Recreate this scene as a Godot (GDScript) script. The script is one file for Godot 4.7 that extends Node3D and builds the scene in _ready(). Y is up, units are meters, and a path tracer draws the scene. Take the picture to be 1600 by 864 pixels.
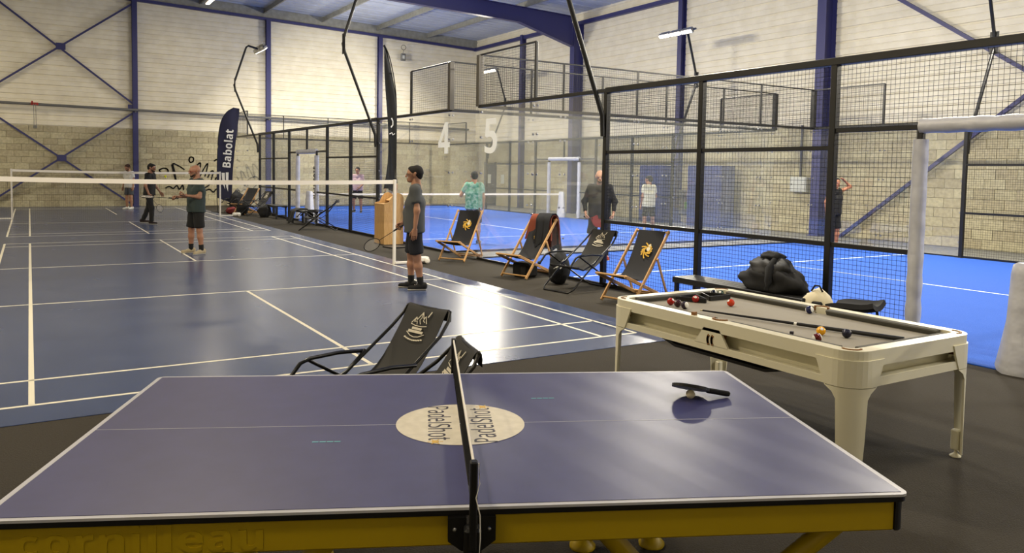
extends Node3D
# Sports hall: two padel cages on the right, badminton floor on the left, games tables in front.
# World: x runs along the block wall at the back, m = -z runs away from the camera along the cages.

const FX := 7.54        # line of the cages' near side
const C5 := 13.55       # end of the near cage
const C4 := 14.79       # start of the far cage
const BX := 2.577       # centre line of the badminton courts
const WX := 20.2        # side wall
const WM := 36.7        # back wall
const LX := -12.0       # wall on the far left, out of frame
const FM := -8.0        # wall behind the camera

var K := {}             # materials
var taken := {}
var rng := RandomNumberGenerator.new()

func _ready():
	rng.seed = 4711
	look()
	make_materials()
	light_rig()
	hall()
	floors()
	cages()
	courts_gear()
	games()
	seats_and_bags()
	banners()
	wall_things()
	people()

func look():
	var f := 1227.7
	var yaw := 0.5511
	var pitch := 0.0591
	var roll := 0.0173
	var fh := Vector3(sin(yaw), 0, -cos(yaw))
	var right := Vector3(cos(yaw), 0, sin(yaw))
	var fw := fh * cos(pitch) - Vector3.UP * sin(pitch)
	var up := Vector3.UP * cos(pitch) + fh * sin(pitch)
	var cam := Camera3D.new()
	cam.name = "camera"
	cam.transform = Transform3D(Basis(right * cos(roll) + up * sin(roll), up * cos(roll) - right * sin(roll), -fw), Vector3(0, 1.7432, 0))
	var near := 0.05
	cam.set_frustum(2.0 * 432.0 / f * near, Vector2(0, -(432.0 - 340.5) / f * near), near, 120.0)
	add_child(cam)
	cam.current = true
	var we := WorldEnvironment.new()
	we.name = "world"
	var e := Environment.new()
	e.background_mode = Environment.BG_COLOR
	e.background_color = Color(0.0, 0.0, 0.0)
	e.tonemap_mode = Environment.TONE_MAPPER_LINEAR
	e.tonemap_exposure = 1.18
	e.sdfgi_enabled = true
	e.ssao_enabled = true
	e.ssil_enabled = true
	we.environment = e
	add_child(we)

# lamps that the hall has: flood bars on the cages' poles, one strip light under the roof; the other strips are added fill
const FLOOD := 72.0
const STRIP := 46.0
func light_rig():
	var n := 0
	for c in [[C4, C4 + 20.0], [C5 - 20.0, C5]]:
		for side in [0, 1]:
			for m in [c[0] + 4.0, c[1] - 4.0]:
				flood(side, m, n)
				n += 1
	for q in [[6.0, 31.9, 8.02, 0.15, "strip light under the roof, at the photo's top edge"], [6.0, 1.5, 8.3, 0.35, "fill strip light added above the pool table, out of view"], [1.5, 9.5, 8.5, 1.0, "fill strip light added above the near badminton court, out of view"], [-6.0, 30.0, 8.7, 1.0, "fill strip light added left of the far badminton court, out of view"], [-6.0, 20.0, 8.7, 1.0, "fill strip light added left of the near badminton court, out of view"], [-6.0, 10.0, 8.7, 1.0, "fill strip light added above the left carpet, out of view"], [-3.0, 1.0, 8.6, 0.4, "fill strip light added behind the camera, out of view"]]:  # all but the first are added, unseen, to brighten the left side and foreground
		strip(q[0], q[1], q[2], STRIP * q[3], q[4])

# ---------- helpers ----------
func P(x: float, y: float, m: float) -> Vector3:
	return Vector3(x, y, -m)

func uniq(called: String) -> String:
	if not taken.has(called):
		taken[called] = 0
		return called
	taken[called] += 1
	return "%s_%03d" % [called, taken[called]]

func base(called: String, label: String, category: String, at := Vector3.ZERO, turn := 0.0, group := "") -> Node3D:
	var o := Node3D.new()
	o.name = uniq(called)
	add_child(o)
	o.position = at
	o.rotation.y = turn
	tag(o, label, category, group)
	return o

func tag(o: Node, label: String, category: String, group := ""):
	o.set_meta("label", label)
	o.set_meta("category", category)
	if group:
		o.set_meta("group", group)

func setting(called: String, label := "") -> Node3D:
	var o := Node3D.new()
	o.name = called
	o.set_meta("kind", "structure")
	if label:
		o.set_meta("label", label)
	add_child(o)
	return o

func put(mesh: Mesh, called: String, mat: Material, parent: Node, at := Transform3D()) -> MeshInstance3D:
	var o := MeshInstance3D.new()
	o.name = uniq(called) if parent == self else called
	o.mesh = mesh
	o.material_override = mat
	o.transform = at
	parent.add_child(o, true)
	return o

func copy_of(o: Node3D, at: Vector3, turn: float, label: String) -> Node3D:
	var c: Node3D = o.duplicate()
	c.name = uniq(String(o.name))
	add_child(c)
	c.position = at
	c.rotation.y = turn
	c.set_meta("label", label)
	return c

func turn_to(dx: float, dm: float) -> float:   # rotation.y that points local +z along (dx, dm)
	return atan2(dx, -dm)

class G:
	var st := SurfaceTool.new()
	func _init():
		st.begin(Mesh.PRIMITIVE_TRIANGLES)
		st.set_smooth_group(-1)
	func smooth(on: bool):
		st.set_smooth_group(1 if on else -1)
	func tri(a: Vector3, b: Vector3, c: Vector3):
		st.add_vertex(a)
		st.add_vertex(b)
		st.add_vertex(c)
	func quad(a: Vector3, b: Vector3, c: Vector3, d: Vector3):
		tri(a, b, c)
		tri(a, c, d)
	func box(c: Vector3, s: Vector3, bs := Basis()):
		var h := s * 0.5
		var v := []
		for i in 8:
			v.append(c + bs * Vector3(h.x if i & 1 else -h.x, h.y if i & 2 else -h.y, h.z if i & 4 else -h.z))
		for q in [[0, 2, 3, 1], [4, 5, 7, 6], [0, 1, 5, 4], [2, 6, 7, 3], [0, 4, 6, 2], [1, 3, 7, 5]]:
			quad(v[q[3]], v[q[2]], v[q[1]], v[q[0]])
	# box with chamfered edges
	func cbox(c: Vector3, s: Vector3, b: float, bs := Basis()):
		var h := s * 0.5
		b = minf(b, minf(h.x, minf(h.y, h.z)) * 0.9)
		var pts := PackedVector3Array()
		for ax in 3:
			for sg in [-1.0, 1.0]:
				var u := (ax + 1) % 3
				var w := (ax + 2) % 3
				var q := []
				for k in [[-1, -1], [1, -1], [1, 1], [-1, 1]]:
					var p := Vector3.ZERO
					p[ax] = sg * h[ax]
					p[u] = k[0] * (h[u] - b)
					p[w] = k[1] * (h[w] - b)
					q.append(c + bs * p)
				if sg > 0:
					quad(q[3], q[2], q[1], q[0])
				else:
					quad(q[0], q[1], q[2], q[3])
		for ax in 3:
			var u := (ax + 1) % 3
			var w := (ax + 2) % 3
			for su in [-1.0, 1.0]:
				for sw in [-1.0, 1.0]:
					var e := []
					for k in [[-1.0, 0], [1.0, 0], [1.0, 1], [-1.0, 1]]:
						var p := Vector3.ZERO
						p[ax] = k[0] * (h[ax] - b)
						p[u] = su * (h[u] - (b if k[1] else 0.0))
						p[w] = sw * (h[w] - (0.0 if k[1] else b))
						e.append(c + bs * p)
					if su * sw > 0:
						quad(e[3], e[2], e[1], e[0])
					else:
						quad(e[0], e[1], e[2], e[3])
		for i in 8:
			var sg := Vector3(1 if i & 1 else -1, 1 if i & 2 else -1, 1 if i & 4 else -1)
			var t := []
			for ax in 3:
				var p := Vector3.ZERO
				for j in 3:
					p[j] = sg[j] * (h[j] - (0.0 if j == ax else b))
				t.append(c + bs * p)
			if sg.x * sg.y * sg.z > 0:
				tri(t[2], t[1], t[0])
			else:
				tri(t[0], t[1], t[2])
	# bar of w (sideways) by h from a to b
	func bar(a: Vector3, b: Vector3, w: float, h: float, up := Vector3.UP, bev := 0.0):
		var z := (b - a).normalized()
		var x := up.cross(z)
		if x.length() < 0.01:
			x = Vector3.RIGHT.cross(z)
			if x.length() < 0.01:
				x = Vector3.BACK.cross(z)
		x = x.normalized()
		var y := z.cross(x)
		var bs := Basis(x, y, z)
		if bev > 0.0:
			cbox((a + b) * 0.5, Vector3(w, h, a.distance_to(b)), bev, bs)
		else:
			box((a + b) * 0.5, Vector3(w, h, a.distance_to(b)), bs)
	func rings(rs: Array, closed_caps := true, loop := true):
		smooth(true)
		var n: int = rs[0].size()
		for i in rs.size() - 1:
			for j in (n if loop else n - 1):
				var k := (j + 1) % n
				quad(rs[i][j], rs[i + 1][j], rs[i + 1][k], rs[i][k])
		smooth(false)
		if closed_caps:
			for e in [0, rs.size() - 1]:
				var c := Vector3.ZERO
				for p in rs[e]:
					c += p
				c /= n
				for j in n:
					if e == 0:
						tri(c, rs[e][j], rs[e][(j + 1) % n])
					else:
						tri(c, rs[e][(j + 1) % n], rs[e][j])
	# tube through points; r is a number or an array of numbers
	func tube(pts: Array, r, n := 8, squash := 1.0, ref := Vector3.UP):
		var rs := []
		for i in pts.size():
			var d: Vector3 = (pts[mini(i + 1, pts.size() - 1)] - pts[maxi(i - 1, 0)]).normalized()
			var x := ref.cross(d)
			if x.length() < 0.05:
				x = Vector3.RIGHT.cross(d)
				if x.length() < 0.05:
					x = Vector3.BACK.cross(d)
			x = x.normalized()
			var y := d.cross(x)
			var rr: float = r[i] if r is Array else r
			var ring := []
			for j in n:
				var a := TAU * j / n
				ring.append(pts[i] + x * cos(a) * rr + y * sin(a) * rr * squash)
			rs.append(ring)
		rings(rs)
	# profile of Vector2(radius, height) turned round y
	func lathe(prof: Array, n := 20, at := Transform3D()):
		var rs := []
		for p in prof:
			var ring := []
			for j in n:
				var a := -TAU * j / n
				ring.append(at * Vector3(cos(a) * maxf(p.x, 0.0003), p.y, sin(a) * maxf(p.x, 0.0003)))
			rs.append(ring)
		rings(rs)
	func ball(c: Vector3, r: Vector3, n := 14, bs := Basis()):
		var rs := []
		var m := n / 2
		for i in m + 1:
			var t := PI * i / m
			var ring := []
			for j in n:
				var a := -TAU * j / n
				ring.append(c + bs * Vector3(cos(a) * maxf(sin(t), 0.002) * r.x, -cos(t) * r.y, sin(a) * maxf(sin(t), 0.002) * r.z))
			rs.append(ring)
		rings(rs, false)
	# flat outline in xy pushed along z by depth
	func prism(poly: PackedVector2Array, depth: float, at := Transform3D()):
		if Geometry2D.is_polygon_clockwise(poly):
			poly.reverse()
		var t := Geometry2D.triangulate_polygon(poly)
		for i in range(0, t.size(), 3):
			var a := poly[t[i]]
			var b := poly[t[i + 1]]
			var c := poly[t[i + 2]]
			if (b - a).cross(c - a) < 0:
				var s := b
				b = c
				c = s
			tri(at * Vector3(a.x, a.y, 0), at * Vector3(b.x, b.y, 0), at * Vector3(c.x, c.y, 0))
			tri(at * Vector3(a.x, a.y, depth), at * Vector3(c.x, c.y, depth), at * Vector3(b.x, b.y, depth))
		for i in poly.size():
			var a := poly[i]
			var b := poly[(i + 1) % poly.size()]
			quad(at * Vector3(a.x, a.y, 0), at * Vector3(a.x, a.y, depth), at * Vector3(b.x, b.y, depth), at * Vector3(b.x, b.y, 0))
	# a cloth or plate: rows of points, thickness t
	func slab(rows: Array, t: float, soft := true):
		var nr := rows.size()
		var nc: int = rows[0].size()
		var nn := []
		for i in nr:
			var l := []
			for j in nc:
				var du: Vector3 = rows[i][mini(j + 1, nc - 1)] - rows[i][maxi(j - 1, 0)]
				var dv: Vector3 = rows[mini(i + 1, nr - 1)][j] - rows[maxi(i - 1, 0)][j]
				l.append(du.cross(dv).normalized() * t * 0.5)
			nn.append(l)
		smooth(soft)
		for i in nr - 1:
			for j in nc - 1:
				var a = [rows[i][j], rows[i][j + 1], rows[i + 1][j + 1], rows[i + 1][j]]
				var n = [nn[i][j], nn[i][j + 1], nn[i + 1][j + 1], nn[i + 1][j]]
				quad(a[0] + n[0], a[3] + n[3], a[2] + n[2], a[1] + n[1])
		if soft:
			st.set_smooth_group(2)
		for i in nr - 1:
			for j in nc - 1:
				var a = [rows[i][j], rows[i][j + 1], rows[i + 1][j + 1], rows[i + 1][j]]
				var n = [nn[i][j], nn[i][j + 1], nn[i + 1][j + 1], nn[i + 1][j]]
				quad(a[0] - n[0], a[1] - n[1], a[2] - n[2], a[3] - n[3])
		smooth(false)
		var rim := []
		for j in nc:
			rim.append([0, j])
		for i in range(1, nr):
			rim.append([i, nc - 1])
		for j in range(nc - 2, -1, -1):
			rim.append([nr - 1, j])
		for i in range(nr - 2, 0, -1):
			rim.append([i, 0])
		for q in rim.size():
			var a = rim[q]
			var b = rim[(q + 1) % rim.size()]
			quad(rows[a[0]][a[1]] + nn[a[0]][a[1]], rows[b[0]][b[1]] + nn[b[0]][b[1]], rows[b[0]][b[1]] - nn[b[0]][b[1]], rows[a[0]][a[1]] - nn[a[0]][a[1]])
	# polyline drawn as a flat ribbon in the plane spanned by u, v
	func ribbon(pts: Array, w: float, t: float, at: Transform3D):
		for i in pts.size() - 1:
			var a: Vector2 = pts[i]
			var b: Vector2 = pts[i + 1]
			var d := (b - a).normalized()
			var n := Vector2(-d.y, d.x) * w * 0.5
			a -= d * w * 0.3
			b += d * w * 0.3
			prism(PackedVector2Array([a + n, b + n, b - n, a - n]), t, at)
	func done() -> ArrayMesh:
		st.generate_normals()
		st.index()
		return st.commit()

func box_mesh(s: Vector3, b := 0.0) -> ArrayMesh:
	var g := G.new()
	if b > 0.0:
		g.cbox(Vector3.ZERO, s, b)
	else:
		g.box(Vector3.ZERO, s)
	return g.done()

func text_mesh(t: String, height: float, depth: float, bold := true, narrow := 100) -> TextMesh:
	var f := SystemFont.new()
	f.font_names = PackedStringArray(["Droid Sans"])
	f.font_weight = 700 if bold else 400
	var m := TextMesh.new()
	m.font = f
	m.text = t
	m.font_size = 64
	m.pixel_size = height / 46.0
	m.depth = depth
	return m

# a frame whose +z looks along n, with y as near to up as it can be
func facing(n: Vector3, at: Vector3, up := Vector3.UP) -> Transform3D:
	var z := n.normalized()
	var x := up.cross(z).normalized()
	return Transform3D(Basis(x, z.cross(x), z), at)

# ---------- materials ----------
func noise_tex(freq: float, c0: Color, c1: Color, size := 512, kind := FastNoiseLite.TYPE_SIMPLEX_SMOOTH, octaves := 4, seed_ := 1) -> NoiseTexture2D:
	var n := FastNoiseLite.new()
	n.noise_type = kind
	n.frequency = freq
	n.fractal_octaves = octaves
	n.seed = seed_
	var t := NoiseTexture2D.new()
	t.width = size
	t.height = size
	t.seamless = true
	t.noise = n
	var g := Gradient.new()
	g.set_color(0, c0)
	g.set_color(1, c1)
	t.color_ramp = g
	return t

func mat(called: String, c: Color, rough := 0.6, metal := 0.0, spec := 0.5) -> StandardMaterial3D:
	var m := StandardMaterial3D.new()
	m.resource_name = called
	m.albedo_color = c
	m.roughness = rough
	m.metallic = metal
	m.metallic_specular = spec
	m.cull_mode = BaseMaterial3D.CULL_DISABLED
	K[called] = m
	return m

func textured(called: String, t: Texture2D, scale: float, rough := 0.8, bump := 0.0, bump_t: Texture2D = null, c := Color.WHITE) -> StandardMaterial3D:
	var m := mat(called, c, rough)
	m.albedo_texture = t
	m.uv1_triplanar = true
	m.uv1_world_triplanar = true
	m.uv1_scale = Vector3.ONE * scale
	if bump > 0.0:
		m.heightmap_enabled = true
		m.heightmap_texture = bump_t if bump_t else t
		m.heightmap_scale = bump
	return m

func make_materials():
	var fine := noise_tex(0.09, Color(0, 0, 0), Color(1, 1, 1), 512, FastNoiseLite.TYPE_SIMPLEX, 3, 5)
	# concrete blocks, in a few tones
	var tones := [Color(0.70, 0.67, 0.55), Color(0.675, 0.64, 0.525), Color(0.72, 0.69, 0.57), Color(0.655, 0.62, 0.51), Color(0.69, 0.655, 0.54)]
	for i in tones.size():
		var c: Color = tones[i]
		textured("block%d" % i, noise_tex(0.03, c * 0.9, c * 1.06, 256, FastNoiseLite.TYPE_SIMPLEX, 5, 20 + i), 0.9, 0.95, 0.12, fine)
	textured("mortar", noise_tex(0.03, Color(0.60, 0.575, 0.48), Color(0.66, 0.63, 0.53), 256), 1.0, 0.95)
	# white steel trays
	var tray := noise_tex(0.012, Color(0.85, 0.82, 0.73), Color(0.905, 0.88, 0.80), 512, FastNoiseLite.TYPE_SIMPLEX_SMOOTH, 3, 8)
	var sheet := textured("cladding", tray, 0.25, 0.38)
	sheet.metallic_specular = 0.4
	textured("deck", noise_tex(0.01, Color(0.70, 0.73, 0.79), Color(0.75, 0.78, 0.84), 256), 0.3, 0.5)
	textured("purlin", noise_tex(0.02, Color(0.50, 0.50, 0.47), Color(0.60, 0.60, 0.57), 256), 0.6, 0.45)
	mat("blue_steel", Color(0.185, 0.19, 0.385), 0.42)
	mat("pale_pipe", Color(0.45, 0.45, 0.44), 0.4, 0.4)
	# floors
	var carpet := textured("carpet", noise_tex(0.35, Color(0.17, 0.158, 0.142), Color(0.30, 0.285, 0.255), 512, FastNoiseLite.TYPE_SIMPLEX, 4, 3), 1.3, 0.95, 0.3, fine)
	carpet.metallic_specular = 0.25
	var pvc := textured("sports_floor", noise_tex(0.008, Color(0.225, 0.275, 0.40), Color(0.265, 0.315, 0.44), 1024, FastNoiseLite.TYPE_SIMPLEX_SMOOTH, 5, 9), 0.13, 0.26)
	pvc.metallic_specular = 0.6
	pvc.roughness_texture = noise_tex(0.015, Color(0.84, 0.84, 0.84), Color(1, 1, 1), 512, FastNoiseLite.TYPE_SIMPLEX_SMOOTH, 5, 13)
	pvc.roughness = 0.28
	pvc.heightmap_enabled = true
	pvc.heightmap_texture = fine
	pvc.heightmap_scale = 0.012
	textured("turf", noise_tex(0.4, Color(0.10, 0.31, 0.69), Color(0.15, 0.385, 0.79), 512, FastNoiseLite.TYPE_SIMPLEX, 3, 4), 2.0, 0.9, 0.4, fine)
	textured("concrete", noise_tex(0.03, Color(0.42, 0.42, 0.40), Color(0.52, 0.52, 0.49), 256), 0.8, 0.8)
	mat("line_paint", Color(0.86, 0.84, 0.76), 0.5)
	mat("turf_line", Color(0.85, 0.9, 0.95), 0.8)
	mat("yellow_line", Color(0.85, 0.80, 0.62), 0.5)
	# cages
	mat("cage_black", Color(0.065, 0.065, 0.068), 0.38)
	mat("wire", Color(0.05, 0.05, 0.052), 0.5)
	var glass := mat("glass", Color(0.93, 0.98, 0.955, 0.015), 0.03)
	glass.transparency = BaseMaterial3D.TRANSPARENCY_ALPHA
	mat("steel", Color(0.62, 0.62, 0.62), 0.3, 0.9)
	textured("padding", noise_tex(0.01, Color(0.74, 0.75, 0.79), Color(0.84, 0.85, 0.88), 256), 1.5, 0.42, 0.8, noise_tex(0.012, Color.BLACK, Color.WHITE, 256, FastNoiseLite.TYPE_SIMPLEX_SMOOTH, 3, 31))
	mat("white_sign", Color(0.93, 0.93, 0.91), 0.5)
	mat("corner_steel", Color(0.34, 0.325, 0.30), 0.32, 0.3)
	var vinyl := mat("vinyl_white", Color(0.97, 0.97, 0.95), 0.5)
	vinyl.backlight_enabled = true
	vinyl.backlight = Color(0.95, 0.95, 0.93)
	mat("net_white", Color(0.92, 0.90, 0.86), 0.7)
	mat("net_cord", Color(0.10, 0.09, 0.08), 0.8)
	mat("post_white", Color(0.86, 0.84, 0.80), 0.4)
	mat("black_plastic", Color(0.035, 0.035, 0.038), 0.42)
	mat("rubber", Color(0.03, 0.03, 0.03), 0.8)
	var lamp := mat("lamp_glow", Color(1, 0.97, 0.9), 0.4)
	lamp.emission_enabled = true
	lamp.emission = Color(1.0, 0.95, 0.84)
	lamp.emission_energy_multiplier = 9.0
	# tables
	var tt := textured("table_blue", noise_tex(0.012, Color(0.175, 0.18, 0.36), Color(0.205, 0.21, 0.395), 512, FastNoiseLite.TYPE_SIMPLEX_SMOOTH, 5, 17), 0.9, 0.36)
	tt.roughness = 0.43
	tt.metallic_specular = 0.62
	mat("table_edge", Color(0.72, 0.72, 0.74), 0.45)
	mat("frame_yellow", Color(0.71, 0.60, 0.004), 0.42)
	var pl := textured("print_white", noise_tex(0.02, Color(0.80, 0.77, 0.69), Color(0.87, 0.84, 0.76), 256), 3.0, 0.45)
	pl.metallic_specular = 0.4
	mat("print_dark", Color(0.16, 0.14, 0.19), 0.5)
	mat("print_gold", Color(0.83, 0.66, 0.22), 0.5)
	mat("print_teal", Color(0.36, 0.62, 0.66), 0.5)
	mat("cream", Color(0.875, 0.855, 0.755), 0.42)
	textured("cloth_grey", noise_tex(0.3, Color(0.52, 0.50, 0.455), Color(0.60, 0.58, 0.53), 256, FastNoiseLite.TYPE_SIMPLEX, 3, 6), 3.0, 0.9)
	mat("cushion_grey", Color(0.33, 0.325, 0.30), 0.85)
	mat("leather", Color(0.50, 0.33, 0.13), 0.6)
	# wood, fabric
	var wood := textured("wood", noise_tex(0.02, Color(0.66, 0.49, 0.28), Color(0.78, 0.62, 0.40), 256, FastNoiseLite.TYPE_SIMPLEX_SMOOTH, 4, 7), 2.0, 0.55)
	wood.uv1_scale = Vector3(6, 1.2, 6)
	var ply := textured("plywood", noise_tex(0.02, Color(0.70, 0.54, 0.32), Color(0.80, 0.65, 0.43), 256, FastNoiseLite.TYPE_SIMPLEX_SMOOTH, 4, 12), 2.0, 0.55)
	ply.uv1_scale = Vector3(7, 0.7, 7)
	textured("sling_navy", noise_tex(0.3, Color(0.055, 0.055, 0.07), Color(0.085, 0.085, 0.10), 256, FastNoiseLite.TYPE_SIMPLEX, 2, 6), 6.0, 0.85)
	textured("sling_black", noise_tex(0.3, Color(0.075, 0.072, 0.062), Color(0.105, 0.10, 0.088), 256, FastNoiseLite.TYPE_SIMPLEX, 2, 6), 6.0, 0.7)
	mat("tube_black", Color(0.03, 0.03, 0.03), 0.3)
	mat("banner_navy", Color(0.105, 0.11, 0.235), 0.7)
	mat("banner_black", Color(0.055, 0.062, 0.065), 0.65)
	mat("fabric_black", Color(0.03, 0.03, 0.033), 0.85)
	mat("jacket_black", Color(0.05, 0.05, 0.055), 0.6)
	mat("fabric_dark", Color(0.055, 0.06, 0.075), 0.85)
	mat("fabric_rust", Color(0.46, 0.21, 0.12), 0.85)
	mat("fabric_cream", Color(0.80, 0.76, 0.64), 0.7)
	mat("fabric_red", Color(0.42, 0.06, 0.06), 0.8)
	mat("red_paint", Color(0.60, 0.14, 0.10), 0.5)
	mat("box_white", Color(0.76, 0.77, 0.74), 0.5)
	mat("cabinet_blue", Color(0.10, 0.18, 0.44), 0.5)
	mat("door_dark", Color(0.16, 0.18, 0.26), 0.5)
	mat("spray_black", Color(0.06, 0.055, 0.05), 0.8)
	mat("shuttle_yellow", Color(0.80, 0.82, 0.10), 0.7)

# ---------- lamps ----------
func flood(side: int, m: float, n: int):
	var s := -1.0 if side == 0 else 1.0            # outward
	var x0 := FX if side == 0 else FX + 10.0
	var where := ["near side, by numeral 4", "near side, by the navy banner", "far side, brightest in view", "far side, by the hall corner", "near side, behind the camera", "near side, above the black recliner", "far side, out of frame", "far side, top right of view"]
	var o := base("court_floodlight", "bent black lamp pole on a cage, " + where[n], "floodlight", P(x0, 0, m), 0.0, "court floodlights")
	var g := G.new()
	g.tube([Vector3(s * 0.07, 2.3, 0), Vector3(s * 0.09, 2.62, 0), Vector3(s * 0.90, 4.62, 0), Vector3(s * 0.94, 4.80, 0), Vector3(s * 0.90, 5.0, 0), Vector3(s * 0.50, 6.24, 0), Vector3(s * 0.42, 6.30, 0), Vector3(s * 0.05, 6.22, 0)], 0.038, 8)
	put(g.done(), "pole", K.cage_black, o)
	g = G.new()
	g.bar(Vector3(s * 0.92, 4.55, 0.045), Vector3(s * 0.92, 5.05, 0.045), 0.10, 0.012, Vector3(s, 0, 0))
	g.bar(Vector3(s * 0.92, 4.55, -0.045), Vector3(s * 0.92, 5.05, -0.045), 0.10, 0.012, Vector3(s, 0, 0))
	put(g.done(), "joint_plate", K.cage_black, o)
	var dir := Vector3(-s * 0.72, -0.69, 0).normalized()
	var fr := facing(dir, Vector3(-s * 0.06, 6.16, 0), Vector3(0, 0, 1))   # local y runs along the cage
	g = G.new()
	for k in 3:
		g.cbox(Vector3(0, (k - 1) * 0.5, -0.05), Vector3(0.16, 0.47, 0.08), 0.01)
		for j in 6:
			g.box(Vector3(-0.06 + j * 0.024, (k - 1) * 0.5, -0.12), Vector3(0.006, 0.42, 0.07))
	g.box(Vector3(0.05, 0, -0.19), Vector3(0.05, 1.5, 0.04))
	var head := put(g.done(), "lamp_housing", K.steel, o, fr)
	g = G.new()
	for k in 3:
		g.cbox(Vector3(0, (k - 1) * 0.5, 0), Vector3(0.10, 0.44, 0.02), 0.004)
	put(g.done(), "lamp_lens", K.lamp_glow, head)
	var l := AreaLight3D.new()
	l.name = "flood_area"
	l.area_size = Vector2(1.42, 0.08)
	l.light_color = Color(1.0, 0.965, 0.89)
	l.light_energy = FLOOD
	l.area_range = 60.0
	l.area_attenuation = 2.0
	l.shadow_enabled = true
	var z := -(fr.basis.z)
	var xx := fr.basis.y
	l.transform = Transform3D(Basis(xx, z.cross(xx) * -1.0, z).orthonormalized(), fr.origin + dir * 0.03)
	l.transform.basis = Basis(xx, z.cross(xx), z)
	o.add_child(l)

func strip(x: float, m: float, y: float, energy: float, label: String):
	var o := base("strip_light", "white " + label, "ceiling light", P(x, y, m), 0.0, "strip lights under the roof")
	var g := G.new()
	g.cbox(Vector3(0, 0.05, 0), Vector3(0.16, 0.07, 1.5), 0.012)
	put(g.done(), "housing", K.post_white, o)
	g = G.new()
	g.cbox(Vector3(0, 0.0, 0), Vector3(0.13, 0.035, 1.44), 0.01)
	put(g.done(), "diffuser", K.lamp_glow, o)
	for s in [-0.6, 0.6]:
		g = G.new()
		g.tube([Vector3(0, 0.08, s), Vector3(0, roof_y(x) - y - 0.01, s)], 0.006, 5)
		put(g.done(), "hanger", K.steel, o)
	var l := AreaLight3D.new()
	l.name = "strip_area"
	l.area_size = Vector2(0.13, 1.44)
	l.light_color = Color(1.0, 0.93, 0.80)
	l.light_energy = energy
	l.area_range = 60.0
	l.area_attenuation = 2.0
	l.shadow_enabled = true
	l.transform = Transform3D(Basis(Vector3.RIGHT, -PI / 2), Vector3(0, -0.025, 0))
	o.add_child(l)

# ---------- the hall ----------
func roof_y(x: float) -> float:      # underside of the roof sheets
	return 8.56 + 0.033 * (WX - x)

func tray_mesh(length: float) -> ArrayMesh:      # one lying tray, face towards +z, length along x
	var prof := PackedVector2Array([Vector2(-0.04, 0), Vector2(-0.04, 0.4), Vector2(-0.034, 0.398), Vector2(-0.034, 0.380), Vector2(0.0, 0.366), Vector2(0.0, 0.224), Vector2(-0.016, 0.212), Vector2(-0.016, 0.196), Vector2(0.0, 0.184), Vector2(0.0, 0.034), Vector2(-0.034, 0.020), Vector2(-0.034, 0)])
	var g := G.new()
	g.prism(prof, length, Transform3D(Basis(Vector3(0, 0, 1), Vector3(0, 1, 0), Vector3(-1, 0, 0)), Vector3(length / 2, 0, 0)))
	return g.done()

# along: unit vector along the wall, n: into the hall, s0..s1 along; blocks from p0..p1 are single parts
func block_wall(w: Node3D, origin: Vector3, along: Vector3, n: Vector3, s0: float, s1: float, p0: float, p1: float):
	var brick := box_mesh(Vector3(0.492, 0.242, 0.04), 0.004)
	var frame := Basis(along, Vector3.UP, n)
	var rest := []
	for i in 5:
		rest.append(G.new())
	var used := [false, false, false, false, false]
	for r in 13:
		var s := s0 - (0.25 if r % 2 else 0.0)
		while s < s1 - 0.05:
			var a := maxf(s, s0)
			var b := minf(s + 0.5, s1)
			var c := (a + b) * 0.5
			var tone := rng.randi_range(0, 4)
			var proud := rng.randf_range(0.0, 0.006)
			var at := origin + along * c + Vector3.UP * (r * 0.25 + 0.125) + n * (-0.006 + proud)
			if b - a > 0.1:
				if c > p0 and c < p1:
					put(brick, "block", K["block%d" % tone], w, Transform3D(frame.scaled_local(Vector3((b - a) / 0.5, 1, 1)), at))
				else:
					rest[tone].box(at, Vector3(b - a - 0.008, 0.242, 0.04), frame)
					used[tone] = true
			s += 0.5
	for i in 5:
		if used[i]:
			var o := put(rest[i].done(), "blockwork", K["block%d" % i], w)
			o.set_meta("kind", "stuff")

func cladding(w: Node3D, origin: Vector3, along: Vector3, n: Vector3, cuts: Array, y1: float):
	for i in cuts.size() - 1:
		var a: float = cuts[i]
		var b: float = cuts[i + 1]
		var mesh := tray_mesh(b - a - 0.006)
		var y := 3.25
		while y < y1 - 0.2:
			put(mesh, "tray", K.cladding, w, Transform3D(Basis(along, Vector3.UP, n), origin + along * ((a + b) / 2) + Vector3.UP * y + n * 0.03))
			y += 0.4

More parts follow.
